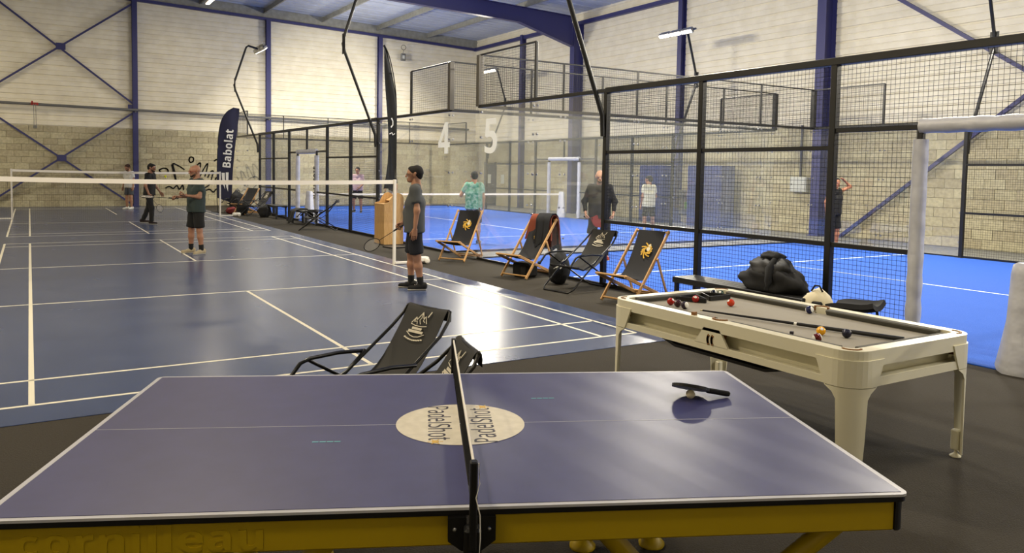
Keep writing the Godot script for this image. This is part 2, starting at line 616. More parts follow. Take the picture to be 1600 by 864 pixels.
func hall():
	# back wall
	var w := setting("wall_back", "concrete block base with white ribbed steel trays above")
	put(box_mesh(Vector3(WX - LX + 0.8, 10.0, 0.25)), "backing", K.mortar, w, Transform3D(Basis(), P((WX + LX) / 2, 4.9, WM + 0.145)))
	block_wall(w, P(0, 0, WM), Vector3.RIGHT, Vector3.BACK, -2.5, WX, -1.8, 9.4)
	cladding(w, P(0, 0, WM), Vector3.RIGHT, Vector3.BACK, [LX, -7.17, -1.67, 3.83, 9.33, 14.73, WX], 9.4)
	var g := G.new()
	g.bar(P(LX, 8.07 + 0.033 * (WX - LX), WM - 0.11), P(WX, 8.07, WM - 0.11), 0.14, 0.12)
	put(g.done(), "eave_beam", K.blue_steel, w)
	g = G.new()
	g.bar(P(LX, 8.35 + 0.033 * (WX - LX), WM - 0.06), P(WX, 8.35, WM - 0.06), 0.03, 0.42)
	put(g.done(), "fascia", K.purlin, w)
	for x in [-7.17, -1.67, 3.83, 9.33, 14.73]:
		put(i_beam(0.20, 0.22, 8.03 + 0.033 * (WX - x)), "column", K.blue_steel, w, Transform3D(Basis(), P(x, 0, WM - 0.13)))
	# bracing bars, crossed in two storeys
	for b in [[3.8, 8.45, -1.6, 4.35], [3.8, 4.25, -1.6, 8.5], [3.8, 3.95, -1.6, 0.0], [3.8, 0.0, -1.6, 3.95]]:
		g = G.new()
		g.bar(P(b[0], b[1], WM - 0.16), P(b[2], b[3], WM - 0.16), 0.07, 0.07, Vector3.BACK)
		put(g.done(), "brace", K.blue_steel, w)
	for c in [Vector2(1.15, 6.42), Vector2(1.12, 1.97), Vector2(3.72, 4.12)]:
		g = G.new()
		g.cbox(P(c.x, c.y, WM - 0.20), Vector3(0.34, 0.26, 0.02), 0.004)
		for k in 4:
			g.box(P(c.x + (-0.1 if k % 2 else 0.1), c.y + (-0.07 if k < 2 else 0.07), WM - 0.215), Vector3(0.03, 0.03, 0.02))
		put(g.done(), "gusset_plate", K.blue_steel, w)
	# side wall behind the cages
	w = setting("wall_right", "concrete block base with white ribbed steel trays behind the cages")
	put(box_mesh(Vector3(0.25, 10.0, WM - FM + 0.8)), "backing", K.mortar, w, Transform3D(Basis(), P(WX + 0.145, 4.9, (WM + FM) / 2)))
	block_wall(w, P(WX, 0, 0), Vector3(0, 0, -1), Vector3.LEFT, 4.0, WM, 8.0, 19.2)
	cladding(w, P(WX, 0, 0), Vector3(0, 0, -1), Vector3.LEFT, [FM, -3.3, 2.8, 8.9, 15.05, 21.2, 27.4, 31.9, WM], 8.7)
	for m in [2.8, 15.05, 27.4]:
		put(i_beam(0.30, 0.50, 8.0), "main_column", K.blue_steel, w, Transform3D(Basis(Vector3.UP, PI / 2), P(WX - 0.27, 0, m)))
	for m in [8.9, 21.2, 31.9]:
		put(i_beam(0.20, 0.24, 8.2), "column", K.blue_steel, w, Transform3D(Basis(Vector3.UP, PI / 2), P(WX - 0.14, 0, m)))
	g = G.new()
	g.bar(P(WX - 0.12, 8.08, FM), P(WX - 0.12, 8.08, WM), 0.16, 0.16)
	put(g.done(), "eave_beam", K.blue_steel, w)
	for b in [[15.0, 8.0, 8.9, 3.85], [14.4, 0.0, 8.9, 4.25]]:
		g = G.new()
		g.bar(P(WX - 0.2, b[1], b[0]), P(WX - 0.2, b[3], b[2]), 0.09, 0.09, Vector3.RIGHT)
		put(g.done(), "brace", K.blue_steel, w)
	g = G.new()
	g.tube([P(WX - 0.1, 1.73, 15.9), P(WX - 0.1, 3.3, 15.9)], 0.04, 8)
	put(g.done(), "cable_duct", K.door_dark, w)
	# walls out of frame
	w = setting("wall_left")
	put(box_mesh(Vector3(0.25, 10.4, WM - FM + 0.8)), "sheet", K.cladding, w, Transform3D(Basis(), P(LX - 0.125, 5.1, (WM + FM) / 2)))
	w = setting("wall_front")
	put(box_mesh(Vector3(WX - LX + 0.8, 10.4, 0.25)), "sheet", K.cladding, w, Transform3D(Basis(), P((WX + LX) / 2, 5.1, FM - 0.125)))
	# roof
	w = setting("ceiling", "grey blue roof sheets on grey purlins and blue rafters")
	var slope := (Vector3(WX, roof_y(WX), 0) - Vector3(LX, roof_y(LX), 0)).normalized()
	var up := Vector3(-slope.y, slope.x, 0)
	var length := (WX - LX + 0.6)
	var prof := PackedVector2Array([Vector2(0, 0.06), Vector2(0, 0.0), Vector2(0.44, 0), Vector2(0.46, 0.035), Vector2(0.54, 0.035), Vector2(0.56, 0), Vector2(0.94, 0), Vector2(0.96, 0.035), Vector2(1.0, 0.035), Vector2(1.0, 0.06)])
	g = G.new()
	g.prism(prof, length, Transform3D(Basis(Vector3(0, 0, -1), up, slope), Vector3.ZERO))
	var sheet := g.done()
	var m0 := FM - 0.2
	while m0 < WM + 0.1:
		put(sheet, "roof_sheet", K.deck, w, Transform3D(Basis(), P(LX - 0.3, roof_y(LX - 0.3), m0)))
		m0 += 1.003
	var px := 17.3
	while px > LX:
		g = G.new()
		var y := roof_y(px) - 0.01
		g.box(P(px, y - 0.12, (FM + WM) / 2), Vector3(0.012, 0.24, WM - FM))
		g.box(P(px + 0.03, y - 0.006, (FM + WM) / 2), Vector3(0.07, 0.012, WM - FM))
		g.box(P(px - 0.03, y - 0.234, (FM + WM) / 2), Vector3(0.07, 0.012, WM - FM))
		put(g.done(), "purlin", K.purlin, w)
		px -= 2.7
	for m in [2.8, 15.05, 27.4]:
		g = G.new()
		var yt := func(x): return roof_y(x) - 0.26
		var pts := [LX, 17.0, WX - 0.55]
		for i in 2:
			var xa: float = pts[i]
			var xb: float = pts[i + 1]
			var da := 0.62
			var db := 0.62 if i == 0 else 1.25
			var ya: float = yt.call(xa)
			var yb: float = yt.call(xb)
			g.prism(PackedVector2Array([Vector2(xa, ya), Vector2(xb, yb), Vector2(xb, yb - db), Vector2(xa, ya - da)]), 0.02, Transform3D(Basis(), P(0, 0, m + 0.01)))
			g.bar(P(xa, ya - 0.01, m), P(xb, yb - 0.01, m), 0.26, 0.022)
			g.bar(P(xa, ya - da, m), P(xb, yb - db, m), 0.26, 0.022)
		put(g.done(), "rafter", K.blue_steel, w)

func i_beam(w: float, d: float, h: float) -> ArrayMesh:      # flanges across x, web along z
	var g := G.new()
	g.box(Vector3(0, h / 2, d / 2 - 0.01), Vector3(w, h, 0.02))
	g.box(Vector3(0, h / 2, -d / 2 + 0.01), Vector3(w, h, 0.02))
	g.box(Vector3(0, h / 2, 0), Vector3(0.014, h, d - 0.04))
	g.box(Vector3(0, 0.012, 0), Vector3(w + 0.1, 0.024, d + 0.08))
	return g.done()

# ---------- floors ----------
func floors():
	var w := setting("floor", "dark carpet, blue sports floor with white lines and blue padel turf")
	put(box_mesh(Vector3(WX - LX + 0.8, 0.3, WM - FM + 0.8)), "slab", K.concrete, w, Transform3D(Basis(), P((WX + LX) / 2, -0.155, (WM + FM) / 2)))
	put(box_mesh(Vector3(FX + 0.12 - LX, 0.012, WM - FM)), "carpet", K.carpet, w, Transform3D(Basis(), P((FX + 0.12 + LX) / 2, -0.0055, (WM + FM) / 2)))
	put(box_mesh(Vector3(5.98 - LX, 0.006, WM - 6.08), 0.002), "sports_floor", K.sports_floor, w, Transform3D(Basis(), P((5.98 + LX) / 2, 0.0028, (WM + 6.08) / 2)))
	for n in [13.2288, 28.53]:
		var a := [ ]
		var m0: float = n - 6.7
		var m1: float = n + 6.7
		for bx in [BX, BX - 7.2]:
			for dx in [-3.05, -2.59, 2.59, 3.05]:
				a.append([bx + dx, m0, bx + dx, m1])
			for dm in [-6.7, -5.94, -1.98, 1.98, 5.94, 6.7]:
				a.append([bx - 3.05, n + dm, bx + 3.05, n + dm])
			a.append([bx, m0, bx, n - 1.98])
			a.append([bx, n + 1.98, bx, m1])
		for l in a:
			flat_line(w, l, 0.0058, 0.04, K.line_paint)
	for c in [C4, C5 - 20.0]:
		put(box_mesh(Vector3(10.0, 0.02, 20.0), 0.004), "padel_turf", K.turf, w, Transform3D(Basis(), P(FX + 5.0, 0.002, c + 10.0)))
		for l in [[FX, c + 3.05, FX + 10, c + 3.05], [FX, c + 16.95, FX + 10, c + 16.95], [FX + 5, c + 2.85, FX + 5, c + 17.15]]:
			flat_line(w, l, 0.0122, 0.05, K.turf_line)

func flat_line(w: Node3D, l: Array, y: float, wd: float, m: Material):
	var g := G.new()
	g.bar(P(l[0], y, l[1]), P(l[2], y, l[3]), wd, 0.0016)
	put(g.done(), "line", m, w)

# ---------- padel cages ----------
func wire_mesh(w: float, h: float, r := 0.0021) -> ArrayMesh:    # in the xy plane, corner at the origin
	var g := G.new()
	var nx := int(round(w / 0.05))
	var ny := int(round(h / 0.05))
	for i in range(1, nx):
		thread(g, Vector3(w * i / nx, 0, 0), Vector3(w * i / nx, h, 0), Vector3(r, 0, 0), Vector3(0, 0, r))
	for j in range(1, ny):
		thread(g, Vector3(0, h * j / ny, r * 1.6), Vector3(w, h * j / ny, r * 1.6), Vector3(0, r, 0), Vector3(0, 0, r))
	return g.done()

func thread(g: G, a: Vector3, b: Vector3, u: Vector3, v: Vector3):
	g.quad(a + u, b + u, b + v, a + v)
	g.quad(a + v, b + v, b - u, a - u)
	g.quad(a - u, b - u, b - v, a - v)
	g.quad(a - v, b - v, b + u, a + u)

var wires := {}
func add_wire(o: Node3D, w: float, h: float, at: Vector3, along: Vector3):
	var key := "%.2f %.2f" % [w, h]
	if not wires.has(key):
		wires[key] = wire_mesh(w, h)
	var m := put(wires[key], "wire_mesh", K.wire, o, Transform3D(Basis(along, Vector3.UP, along.cross(Vector3.UP)), at))
	m.set_meta("kind", "stuff")

func cage_post(o: Node3D, at: Vector3, y0: float, y1: float, w := 0.08):
	var g := G.new()
	g.cbox(at + Vector3(0, (y0 + y1) / 2, 0), Vector3(w, y1 - y0, w), 0.006)
	if y0 < 0.01:
		g.cbox(at + Vector3(0, 0.008, 0), Vector3(w + 0.1, 0.016, w + 0.1), 0.003)
	put(g.done(), "post", K.cage_black, o)

func cage_rail(o: Node3D, a: Vector3, b: Vector3, w := 0.05, h := 0.05):
	var g := G.new()
	g.bar(a, b, w, h, Vector3.UP, 0.004)
	put(g.done(), "rail", K.cage_black, o)

func glass_panel(o: Node3D, a: Vector3, b: Vector3, h: float):
	var g := G.new()
	var d := (b - a).normalized()
	g.bar(a + d * 0.006 + Vector3.UP * (h / 2 + 0.02), b - d * 0.006 + Vector3.UP * (h / 2 + 0.02), 0.010, h - 0.04)
	var p := put(g.done(), "glass_panel", K.glass, o)
	g = G.new()
	for e in [a + d * 0.06, b - d * 0.06]:
		for y in [0.35, 1.0, 1.7, 2.4, 2.9]:
			g.lathe([Vector2(0.018, -0.014), Vector2(0.022, -0.01), Vector2(0.022, 0.01), Vector2(0.018, 0.014)], 8, Transform3D(Basis(d, PI / 2), e + Vector3.UP * y))
	put(g.done(), "glass_bolt", K.steel, p).set_meta("kind", "stuff")

# one cage: x from FX, m from c to c + 20; near_first: which end's corner carries the number
func cage(c: float, label: String) -> Node3D:
	var o := base("padel_court_cage", label, "padel cage", P(FX, 0, c), 0.0, "padel cages")
	var z := Vector3(0, 0, -1)
	for side in [0.0, 10.0]:
		var x := Vector3(side, 0, 0)
		# glass ends
		for e in [[0.0, 2.0, 4.0], [20.0, 18.0, 16.0]]:
			glass_panel(o, x + z * e[0], x + z * e[1], 3.0)
			glass_panel(o, x + z * e[1], x + z * e[2], 3.0)
			cage_rail(o, x + z * e[0] + Vector3.UP * 3.0, x + z * e[2] + Vector3.UP * 3.0, 0.07, 0.06)
			cage_post(o, x + z * e[2], 0.0, 3.0)
			# step of wire mesh above the first pane
			add_wire(o, 2.0, 1.0, x + z * minf(e[0], e[1]) + Vector3.UP * 3.0, z)
			cage_rail(o, x + z * e[0] + Vector3.UP * 4.0, x + z * e[1] + Vector3.UP * 4.0, 0.03, 0.03)
			cage_post(o, x + z * e[1], 3.0, 4.0, 0.05)
			cage_rail(o, x + z * e[0] + Vector3.UP * 0.02, x + z * e[2] + Vector3.UP * 0.02, 0.05, 0.04)
		# wire mesh bays
		cage_rail(o, x + z * 4.0 + Vector3.UP * 3.0, x + z * 16.0 + Vector3.UP * 3.0, 0.10, 0.08)
		for k in [4, 6, 12, 14]:
			for j in 3:
				add_wire(o, 2.0, 1.0, x + z * k + Vector3.UP * j, z)
		for k in [6, 8, 12, 14]:
			cage_post(o, x + z * k, 0.0, 3.0)
		for k in [[4.0, 8.0], [12.0, 16.0]]:
			for y in [0.03, 1.0, 2.06]:
				cage_rail(o, x + z * k[0] + Vector3.UP * y, x + z * k[1] + Vector3.UP * y)
		for k in [8, 11]:
			add_wire(o, 1.0, 2.25, x + z * k, z)
			cage_rail(o, x + z * k + Vector3.UP * 0.03, x + z * (k + 1) + Vector3.UP * 0.03)
			cage_rail(o, x + z * k + Vector3.UP * 1.0, x + z * (k + 1) + Vector3.UP * 1.0)
		cage_rail(o, x + z * 8.0 + Vector3.UP * 2.25, x + z * 12.0 + Vector3.UP * 2.25)
		add_wire(o, 4.0, 0.75, x + z * 8.0 + Vector3.UP * 2.25, z)
		cage_post(o, x + z * 10.0, 2.25, 3.0, 0.06)
		for k in [9.0, 11.0]:
			cage_post(o, x + z * k, 0.0, 2.25, 0.06)
			padded(o, [x + z * k + Vector3.UP * 0.04, x + z * k + Vector3.UP * 0.7, x + z * k + Vector3.UP * 1.4, x + z * k + Vector3.UP * 2.13], k)
		padded(o, [x + z * 9.0 + Vector3.UP * 2.26, x + z * 9.6 + Vector3.UP * 2.26, x + z * 10.3 + Vector3.UP * 2.26, x + z * 11.0 + Vector3.UP * 2.26], 5.0)
	for e in [0.0, 20.0]:
		var a: Vector3 = z * e
		for k in 5:
			glass_panel(o, a + Vector3(k * 2.0, 0, 0), a + Vector3(k * 2.0 + 2.0, 0, 0), 3.0)
			add_wire(o, 2.0, 1.0, a + Vector3(k * 2.0, 3.0, 0), Vector3.RIGHT)
			if k > 0:
				cage_post(o, a + Vector3(k * 2.0, 0, 0), 3.0, 4.0, 0.04)
		cage_rail(o, a + Vector3(0, 3.0, 0), a + Vector3(10, 3.0, 0), 0.07, 0.06)
		cage_rail(o, a + Vector3(0, 4.0, 0), a + Vector3(10, 4.0, 0), 0.03, 0.03)
		cage_rail(o, a + Vector3(0, 0.02, 0), a + Vector3(10, 0.02, 0), 0.05, 0.04)
		for x in [0.0, 10.0]:
			var g := G.new()
			g.cbox(a + Vector3(x, 3.5, 0), Vector3(0.11, 1.0, 0.11), 0.006)
			put(g.done(), "corner_post", K.corner_steel if x == 0.0 else K.cage_black, o)
	return o

func padded(o: Node3D, pts: Array, seed_: float):
	var fine := []
	var rr := []
	for i in 25:
		var t := i / 24.0 * (pts.size() - 1)
		var k := mini(int(t), pts.size() - 2)
		fine.append(pts[k].lerp(pts[k + 1], t - k))
		rr.append(0.072 + 0.006 * sin(i * 1.9 + seed_) + 0.005 * sin(i * 4.3 + seed_ * 2.0))
	var g := G.new()
	g.tube(fine, rr, 12)
	put(g.done(), "post_padding", K.padding, o)

func cages():
	cage(C5 - 20.0, "black framed glass and wire cage of the near padel court numbered 5")
	cage(C4, "black framed glass and wire cage of the far padel court numbered 4")
	for d in [["4", 15.08, "white numeral 4 stuck on the glass of the far cage"], ["5", 13.08, "white numeral 5 stuck on the glass of the near cage"]]:
		var n := put(text_mesh(d[0], 0.66, 0.003), "court_numeral", K.vinyl_white, self, Transform3D(Basis(Vector3.UP, -PI / 2), P(FX - 0.012, 2.41, d[1])))
		n.basis = n.basis.scaled_local(Vector3(1.1, 1, 1))
		tag(n, d[2], "number sign", "court numerals")
	# lettering on the far door's padding
	var t := put(text_mesh("ULTIMATE", 0.15, 0.003), "pad_lettering", K.print_dark, self, facing(Vector3(-1, 0, 0.0), P(FX - 0.085, 1.3, C4 + 9.0), Vector3(0, 0, -1)))
	tag(t, "dark lettering running up the white padding of the far cage's door", "lettering")
	# nets
	for d in [[C4 + 10.0, "black padel net with white tape in the far cage"], [C5 - 10.0, "black padel net with white tape in the near cage, at the right edge"]]:
		var o := base("padel_net", d[1], "net", P(FX, 0, d[0]), 0.0, "padel nets")
		var g := G.new()
		var nx := 200
		for i in nx + 1:
			thread(g, Vector3(0.15 + 9.7 * i / nx, 0.04, 0), Vector3(0.15 + 9.7 * i / nx, 0.88, 0), Vector3(0.0014, 0, 0), Vector3(0, 0, 0.0014))
		for j in 18:
			thread(g, Vector3(0.15, 0.04 + j * 0.0494, 0), Vector3(9.85, 0.04 + j * 0.0494, 0), Vector3(0, 0.0014, 0), Vector3(0, 0, 0.0014))
		put(g.done(), "net_mesh", K.net_cord, o).set_meta("kind", "stuff")
		g = G.new()
		g.box(Vector3(5, 0.90, 0), Vector3(9.7, 0.06, 0.012))
		put(g.done(), "tape", K.net_white, o)
		for x in [0.08, 9.92]:
			g = G.new()
			g.cbox(Vector3(x, 0.48, 0), Vector3(0.08, 0.96, 0.08), 0.006)
			put(g.done(), "post", K.cage_black, o)
			g = G.new()
			var rs := []
			for q in [[0.0, 0.19, 0.2], [0.05, 0.20, 0.21], [0.2, 0.165, 0.18], [0.5, 0.14, 0.145], [0.9, 0.11, 0.12], [0.98, 0.10, 0.11], [1.0, 0.07, 0.08]]:
				var ring := []
				for j in 16:
					var a := TAU * j / 16.0
					var wob := 1.0 + 0.05 * sin(j * 2.3 + q[0] * 9.0)
					ring.append(Vector3(x + cos(a) * q[1] * wob, q[0], sin(a) * q[2] * wob))
				rs.append(ring)
			g.rings(rs)
			put(g.done(), "post_padding", K.padding, o)

# ---------- badminton nets ----------
func courts_gear():
	for d in [[13.3, -0.47, 5.66, "white taped badminton net crossing the near court, its post beside the standing man"], [28.53, -0.47, 5.63, "white taped badminton net of the far court near the block wall"]]:
		var o := base("badminton_net", d[3], "net", P(BX, 0, d[0]), 0.0, "badminton nets")
		var x0: float = d[1] - BX
		var x1: float = d[2] - BX
		var g := G.new()
		var sag := func(x): return -0.03 * (1.0 - pow((x - (x0 + x1) / 2) / ((x1 - x0) / 2), 2.0))
		var nx := 240
		for i in nx + 1:
			var x := x0 + (x1 - x0) * i / nx
			thread(g, Vector3(x, 0.77, 0), Vector3(x, 1.49 + sag.call(x), 0), Vector3(0.0006, 0, 0), Vector3(0, 0, 0.0006))
		for j in 30:
			thread(g, Vector3(x0, 0.77 + j * 0.024, 0), Vector3(x1, 0.77 + j * 0.024, 0), Vector3(0, 0.0006, 0), Vector3(0, 0, 0.0006))
		put(g.done(), "net_mesh", K.net_cord, o).set_meta("kind", "stuff")
		g = G.new()
		for i in 20:
			var xa: float = x0 + (x1 - x0) * i / 20.0
			var xb: float = x0 + (x1 - x0) * (i + 1) / 20.0
			g.bar(Vector3(xa, 1.515 + sag.call(xa), 0), Vector3(xb, 1.515 + sag.call(xb), 0), 0.010, 0.07)
		put(g.done(), "tape", K.net_white, o)
		for e in [[x0, -1.0], [x1, 1.0]]:
			g = G.new()
			g.cbox(Vector3(e[0], 0.785, 0), Vector3(0.05, 1.55, 0.05), 0.006)
			var p := put(g.done(), "post", K.post_white, o)
			g = G.new()
			g.cbox(Vector3(e[0] + e[1] * 0.32, 0.035, 0), Vector3(0.62, 0.04, 0.08), 0.006)
			g.cbox(Vector3(e[0] + e[1] * 0.55, 0.08, 0), Vector3(0.26, 0.10, 0.16), 0.02)
			put(g.done(), "post_base", K.post_white, p)
			g = G.new()
			for s in [-0.1, 0.1]:
				g.lathe([Vector2(0.02, -0.02), Vector2(0.05, -0.018), Vector2(0.055, 0), Vector2(0.05, 0.018), Vector2(0.02, 0.02)], 12, Transform3D(Basis(Vector3.RIGHT, PI / 2), Vector3(e[0] + e[1] * 0.62, 0.058, s)))
			put(g.done(), "wheel", K.post_white, p)
	var o := base("shuttlecock", "yellow shuttlecock in the air before the graffiti", "shuttlecock", P(3.0, 1.45, 22.0), 0.0)
	o.rotation.z = 0.5
	var g := G.new()
	g.lathe([Vector2(0.013, -0.03), Vector2(0.034, 0.035)], 12)
	put(g.done(), "skirt", K.shuttle_yellow, o)
	g = G.new()
	g.ball(Vector3(0, -0.035, 0), Vector3(0.014, 0.014, 0.014), 8)
	put(g.done(), "cork", K.post_white, o)

# ---------- table tennis ----------
const TTX := 1.4149
const TTM := 2.6581
const TTA := -0.4409
# local frame of the table: x along its length, -z away from the camera
func tt(l: float, y: float, d: float) -> Vector3:
	return P(TTX + l * cos(TTA) - d * sin(TTA), y, TTM + l * sin(TTA) + d * cos(TTA))

func round_rect(hx: float, hy: float, r: float, n := 6) -> PackedVector2Array:
	var p := PackedVector2Array()
	for q in [[1, 1, 0.0], [-1, 1, PI / 2], [-1, -1, PI], [1, -1, PI * 1.5]]:
		for i in n + 1:
			var a: float = q[2] + PI / 2 * i / n
			p.append(Vector2(q[0] * (hx - r) + cos(a) * r, q[1] * (hy - r) + sin(a) * r))
	return p

func table_tennis():
	var o := base("table_tennis_table", "blue table tennis table on yellow frame in the foreground", "table tennis table", P(TTX, 0, TTM), TTA)
	var flat := Basis(Vector3.RIGHT, -PI / 2)          # outline in xy laid down: y goes to -z
	for s in [-1.0, 1.0]:
		# white bordered top of one half, blue field inset
		var g := G.new()
		var outer := PackedVector2Array()
		var x0 := 0.003
		outer.append(Vector2(x0 * s, -0.7625))
		for q in [[-1.0, 0], [1.0, 1]]:
			for i in 6:
				var a: float = (-PI / 2 if q[1] == 0 else 0.0) + PI / 2 * i / 5.0
				outer.append(Vector2(s * (1.37 - 0.03 + 0.03 * cos(a)), q[0] * 0.7325 + 0.03 * sin(a)))
		outer.append(Vector2(x0 * s, 0.7625))
		g.prism(outer, 0.008, Transform3D(flat, Vector3(0, 0.7515, 0)))
		var top := put(g.done(), "border", K.table_edge, o)
		for h in [-1.0, 1.0]:
			g = G.new()
			g.box(Vector3(s * (0.003 + 1.35) / 2.0, 0.7602, -h * 0.3725), Vector3(1.347, 0.0016, 0.742))
			put(g.done(), "playing_field", K.table_blue, top)
		g = G.new()
		g.prism(outer, 0.016, Transform3D(flat.scaled(Vector3(0.998, 1, 0.998)), Vector3(0, 0.735, 0)))
		put(g.done(), "dark_rim", K.black_plastic, o)
		# yellow apron
		g = G.new()
		for d in [-0.735, 0.735]:
			g.cbox(Vector3(s * 0.68, 0.685, d), Vector3(1.30, 0.095, 0.025), 0.005)
		g.cbox(Vector3(s * 1.32, 0.685, 0), Vector3(0.025, 0.095, 1.45), 0.005)
		g.cbox(Vector3(s * 0.1, 0.685, 0), Vector3(0.025, 0.08, 1.45), 0.005)
		put(g.done(), "apron", K.frame_yellow, o)
		for d in [-1.0, 1.0]:
			g = G.new()
			var ring := []
			for i in 7:
				var a := PI / 2 * i / 6.0
				ring.append(Vector2(s * (1.328 + 0.036 * cos(a)), d * (0.718 + 0.036 * sin(a))))
			var poly := PackedVector2Array(ring)
			poly.append(Vector2(s * 1.328, d * 0.754))
			poly.append(Vector2(s * 1.328, d * 0.718))
			g.prism(PackedVector2Array(ring + [Vector2(s * 1.328, d * 0.718)]), 0.095, Transform3D(flat, Vector3(0, 0.64, 0)))
			put(g.done(), "corner_guard", K.black_plastic, o)
			for lg in [[1.22, 0.60], [0.40, 0.93]]:
				g = G.new()
				g.tube([Vector3(s * lg[0], 0.655, -d * 0.66), Vector3(s * lg[1], 0.03, -d * 0.50)], 0.033, 12)
				var leg := put(g.done(), "leg", K.frame_yellow, o)
				g = G.new()
				g.lathe([Vector2(0.06, 0.0), Vector2(0.062, 0.012), Vector2(0.045, 0.03), Vector2(0.03, 0.05)], 14, Transform3D(Basis(), Vector3(s * lg[1], 0.001, -d * 0.50)))
				put(g.done(), "foot", K.frame_yellow, leg)
	# centre line
	var g := G.new()
	g.box(Vector3(0.0, 0.7607, 0), Vector3(2.70, 0.0016, 0.0032))
	put(g.done(), "centre_line", K.table_edge, o)
	# round print in the middle, cut by the net
	for s in [-1.0, 1.0]:
		g = G.new()
		var half := PackedVector2Array()
		for i in 33:
			var a := -PI / 2 + PI * i / 32.0
			half.append(Vector2(s * (0.004 + cos(a) * 0.245), sin(a) * 0.245))
		g.prism(half, 0.0006, Transform3D(flat, Vector3(0, 0.7616, 0)))
		put(g.done(), "round_print", K.print_white, o)
		var up := Vector3(-s, 0, 0)
		var w := put(text_mesh("PadelShot", 0.085, 0.0006, false), "print_lettering", K.print_dark, o, facing(Vector3.UP, Vector3(s * 0.085, 0.7624, 0.018 * s), up))
		w.basis = w.basis.scaled_local(Vector3(0.78, 1, 1))
		g = G.new()
		g.lathe([Vector2(0.014, 0), Vector2(0.014, 0.0006)], 12, Transform3D(Basis(), Vector3(s * 0.10, 0.7622, -s * 0.205)))
		for k in 6:
			var a := TAU * k / 6.0
			g.box(Vector3(s * 0.10 + cos(a) * 0.022, 0.7625, -s * 0.205 + sin(a) * 0.022), Vector3(0.012, 0.0006, 0.004), Basis(Vector3.UP, -a))
		put(g.done(), "print_sun", K.print_gold, o)
	for q in [[-0.49, 0.18], [0.37, -0.32]]:
		g = G.new()
		for k in 4:
			g.box(Vector3(q[0] + (k - 1.5) * 0.026, 0.7615, -q[1] * -1.0 if q[0] < 0 else q[1]), Vector3(0.022, 0.0006, 0.010))
		put(g.done(), "maker_print", K.print_teal, o)
	# raised maker's name pressed into the apron
	put(text_mesh("cornilleau", 0.075, 0.004), "pressed_lettering", K.frame_yellow, o, Transform3D(Basis().scaled(Vector3(1.35, 1, 1)), Vector3(-0.93, 0.685, 0.748)))
	# net with its posts
	var net := base("table_tennis_net", "short black net with white tape across the blue table", "net", P(TTX, 0, TTM), TTA)
	g = G.new()
	for i in 124:
		var z := -0.80 + 1.60 * i / 123.0
		thread(g, Vector3(0, 0.77, z), Vector3(0, 0.905, z), Vector3(0, 0, 0.0009), Vector3(0.0009, 0, 0))
	for j in 12:
		thread(g, Vector3(0, 0.768 + j * 0.0121, -0.8), Vector3(0, 0.768 + j * 0.0121, 0.8), Vector3(0, 0.0009, 0), Vector3(0.0009, 0, 0))
	put(g.done(), "net_mesh", K.rubber, net).set_meta("kind", "stuff")
	g = G.new()
	g.cbox(Vector3(0, 0.908, 0), Vector3(0.007, 0.014, 1.61), 0.002)
	put(g.done(), "tape", K.net_white, net)
	for s in [-1.0, 1.0]:
		g = G.new()
		g.cbox(Vector3(0, 0.79, s * 0.82), Vector3(0.022, 0.26, 0.03), 0.004)
		g.cbox(Vector3(0, 0.62, s * 0.80), Vector3(0.05, 0.20, 0.05), 0.008)
		put(g.done(), "net_post", K.black_plastic, net)
		g = G.new()
		for h in [-1.0, 1.0]:
			g.prism(PackedVector2Array([Vector2(h * 0.016, 0.735), Vector2(h * 0.07, 0.735), Vector2(h * 0.07, 0.665), Vector2(h * 0.03, 0.635), Vector2(h * 0.016, 0.635)]), 0.022, Transform3D(Basis(), Vector3(0, 0, s * 0.765 - 0.011)))
		put(g.done(), "bracket", K.black_plastic, net)
		g = G.new()
		for h in [-1.0, 1.0]:
			g.ball(Vector3(h * 0.05, 0.70, s * 0.779), Vector3(0.007, 0.007, 0.005), 8)
		put(g.done(), "screw", K.steel, net)
	g = G.new()
	g.tube([Vector3(0.013, 0.92, 0.838), Vector3(0.016, 0.86, 0.84), Vector3(0.006, 0.82, 0.842), Vector3(0.018, 0.77, 0.842), Vector3(0.02, 0.70, 0.84), Vector3(0.014, 0.60, 0.84)], 0.0016, 5)
	put(g.done(), "net_cord", K.net_white, net)
	# bat leaning on a ball
	var pb := P(2.455, 0.7825, 2.475)
	g = G.new()
	g.ball(pb - P(2.455, 0, 2.475) * Vector3(1, 0, 1), Vector3.ONE * 0.02, 16)
	var ball := put(g.done(), "table_tennis_ball", K.fabric_cream, self, Transform3D(Basis(), P(2.455, 0, 2.475)))
	tag(ball, "small off-white ball under the black bat on the table", "ball")
	# blade centre over the ball, handle end resting on the table
	var away := P(0.70, 0, 0.714)
	var mid := P(2.455, 0.808, 2.475) + away * 0.03 - Vector3.UP * 0.010
	var ax := P(-0.85, 0.16, 0.52).normalized()
	var hdl := mid - ax * 0.175
	var nrm := (Vector3.UP * cos(0.33) + away * sin(0.33)).normalized()
	nrm = (nrm - ax * nrm.dot(ax)).normalized()
	var bat := Node3D.new()
	bat.name = uniq("table_tennis_bat")
	add_child(bat)
	bat.transform = Transform3D(Basis(nrm.cross(ax).normalized() * -1.0, nrm, ax * -1.0).orthonormalized(), hdl)
	tag(bat, "black table tennis bat leaning on a small ball", "bat")
	g = G.new()
	var bl := PackedVector2Array()
	for i in 28:
		var a := TAU * i / 28.0
		bl.append(Vector2(sin(a) * 0.076, 0.175 - cos(a) * 0.082 + (0.0)))
	g.prism(bl, 0.013, Transform3D(Basis(Vector3.RIGHT, -PI / 2), Vector3(0, 0.0, 0)))
	put(g.done(), "blade", K.black_plastic, bat)
	g = G.new()
	g.bar(Vector3(0, 0.006, 0.0), Vector3(0, 0.006, -0.105), 0.032, 0.022, Vector3.UP, 0.006)
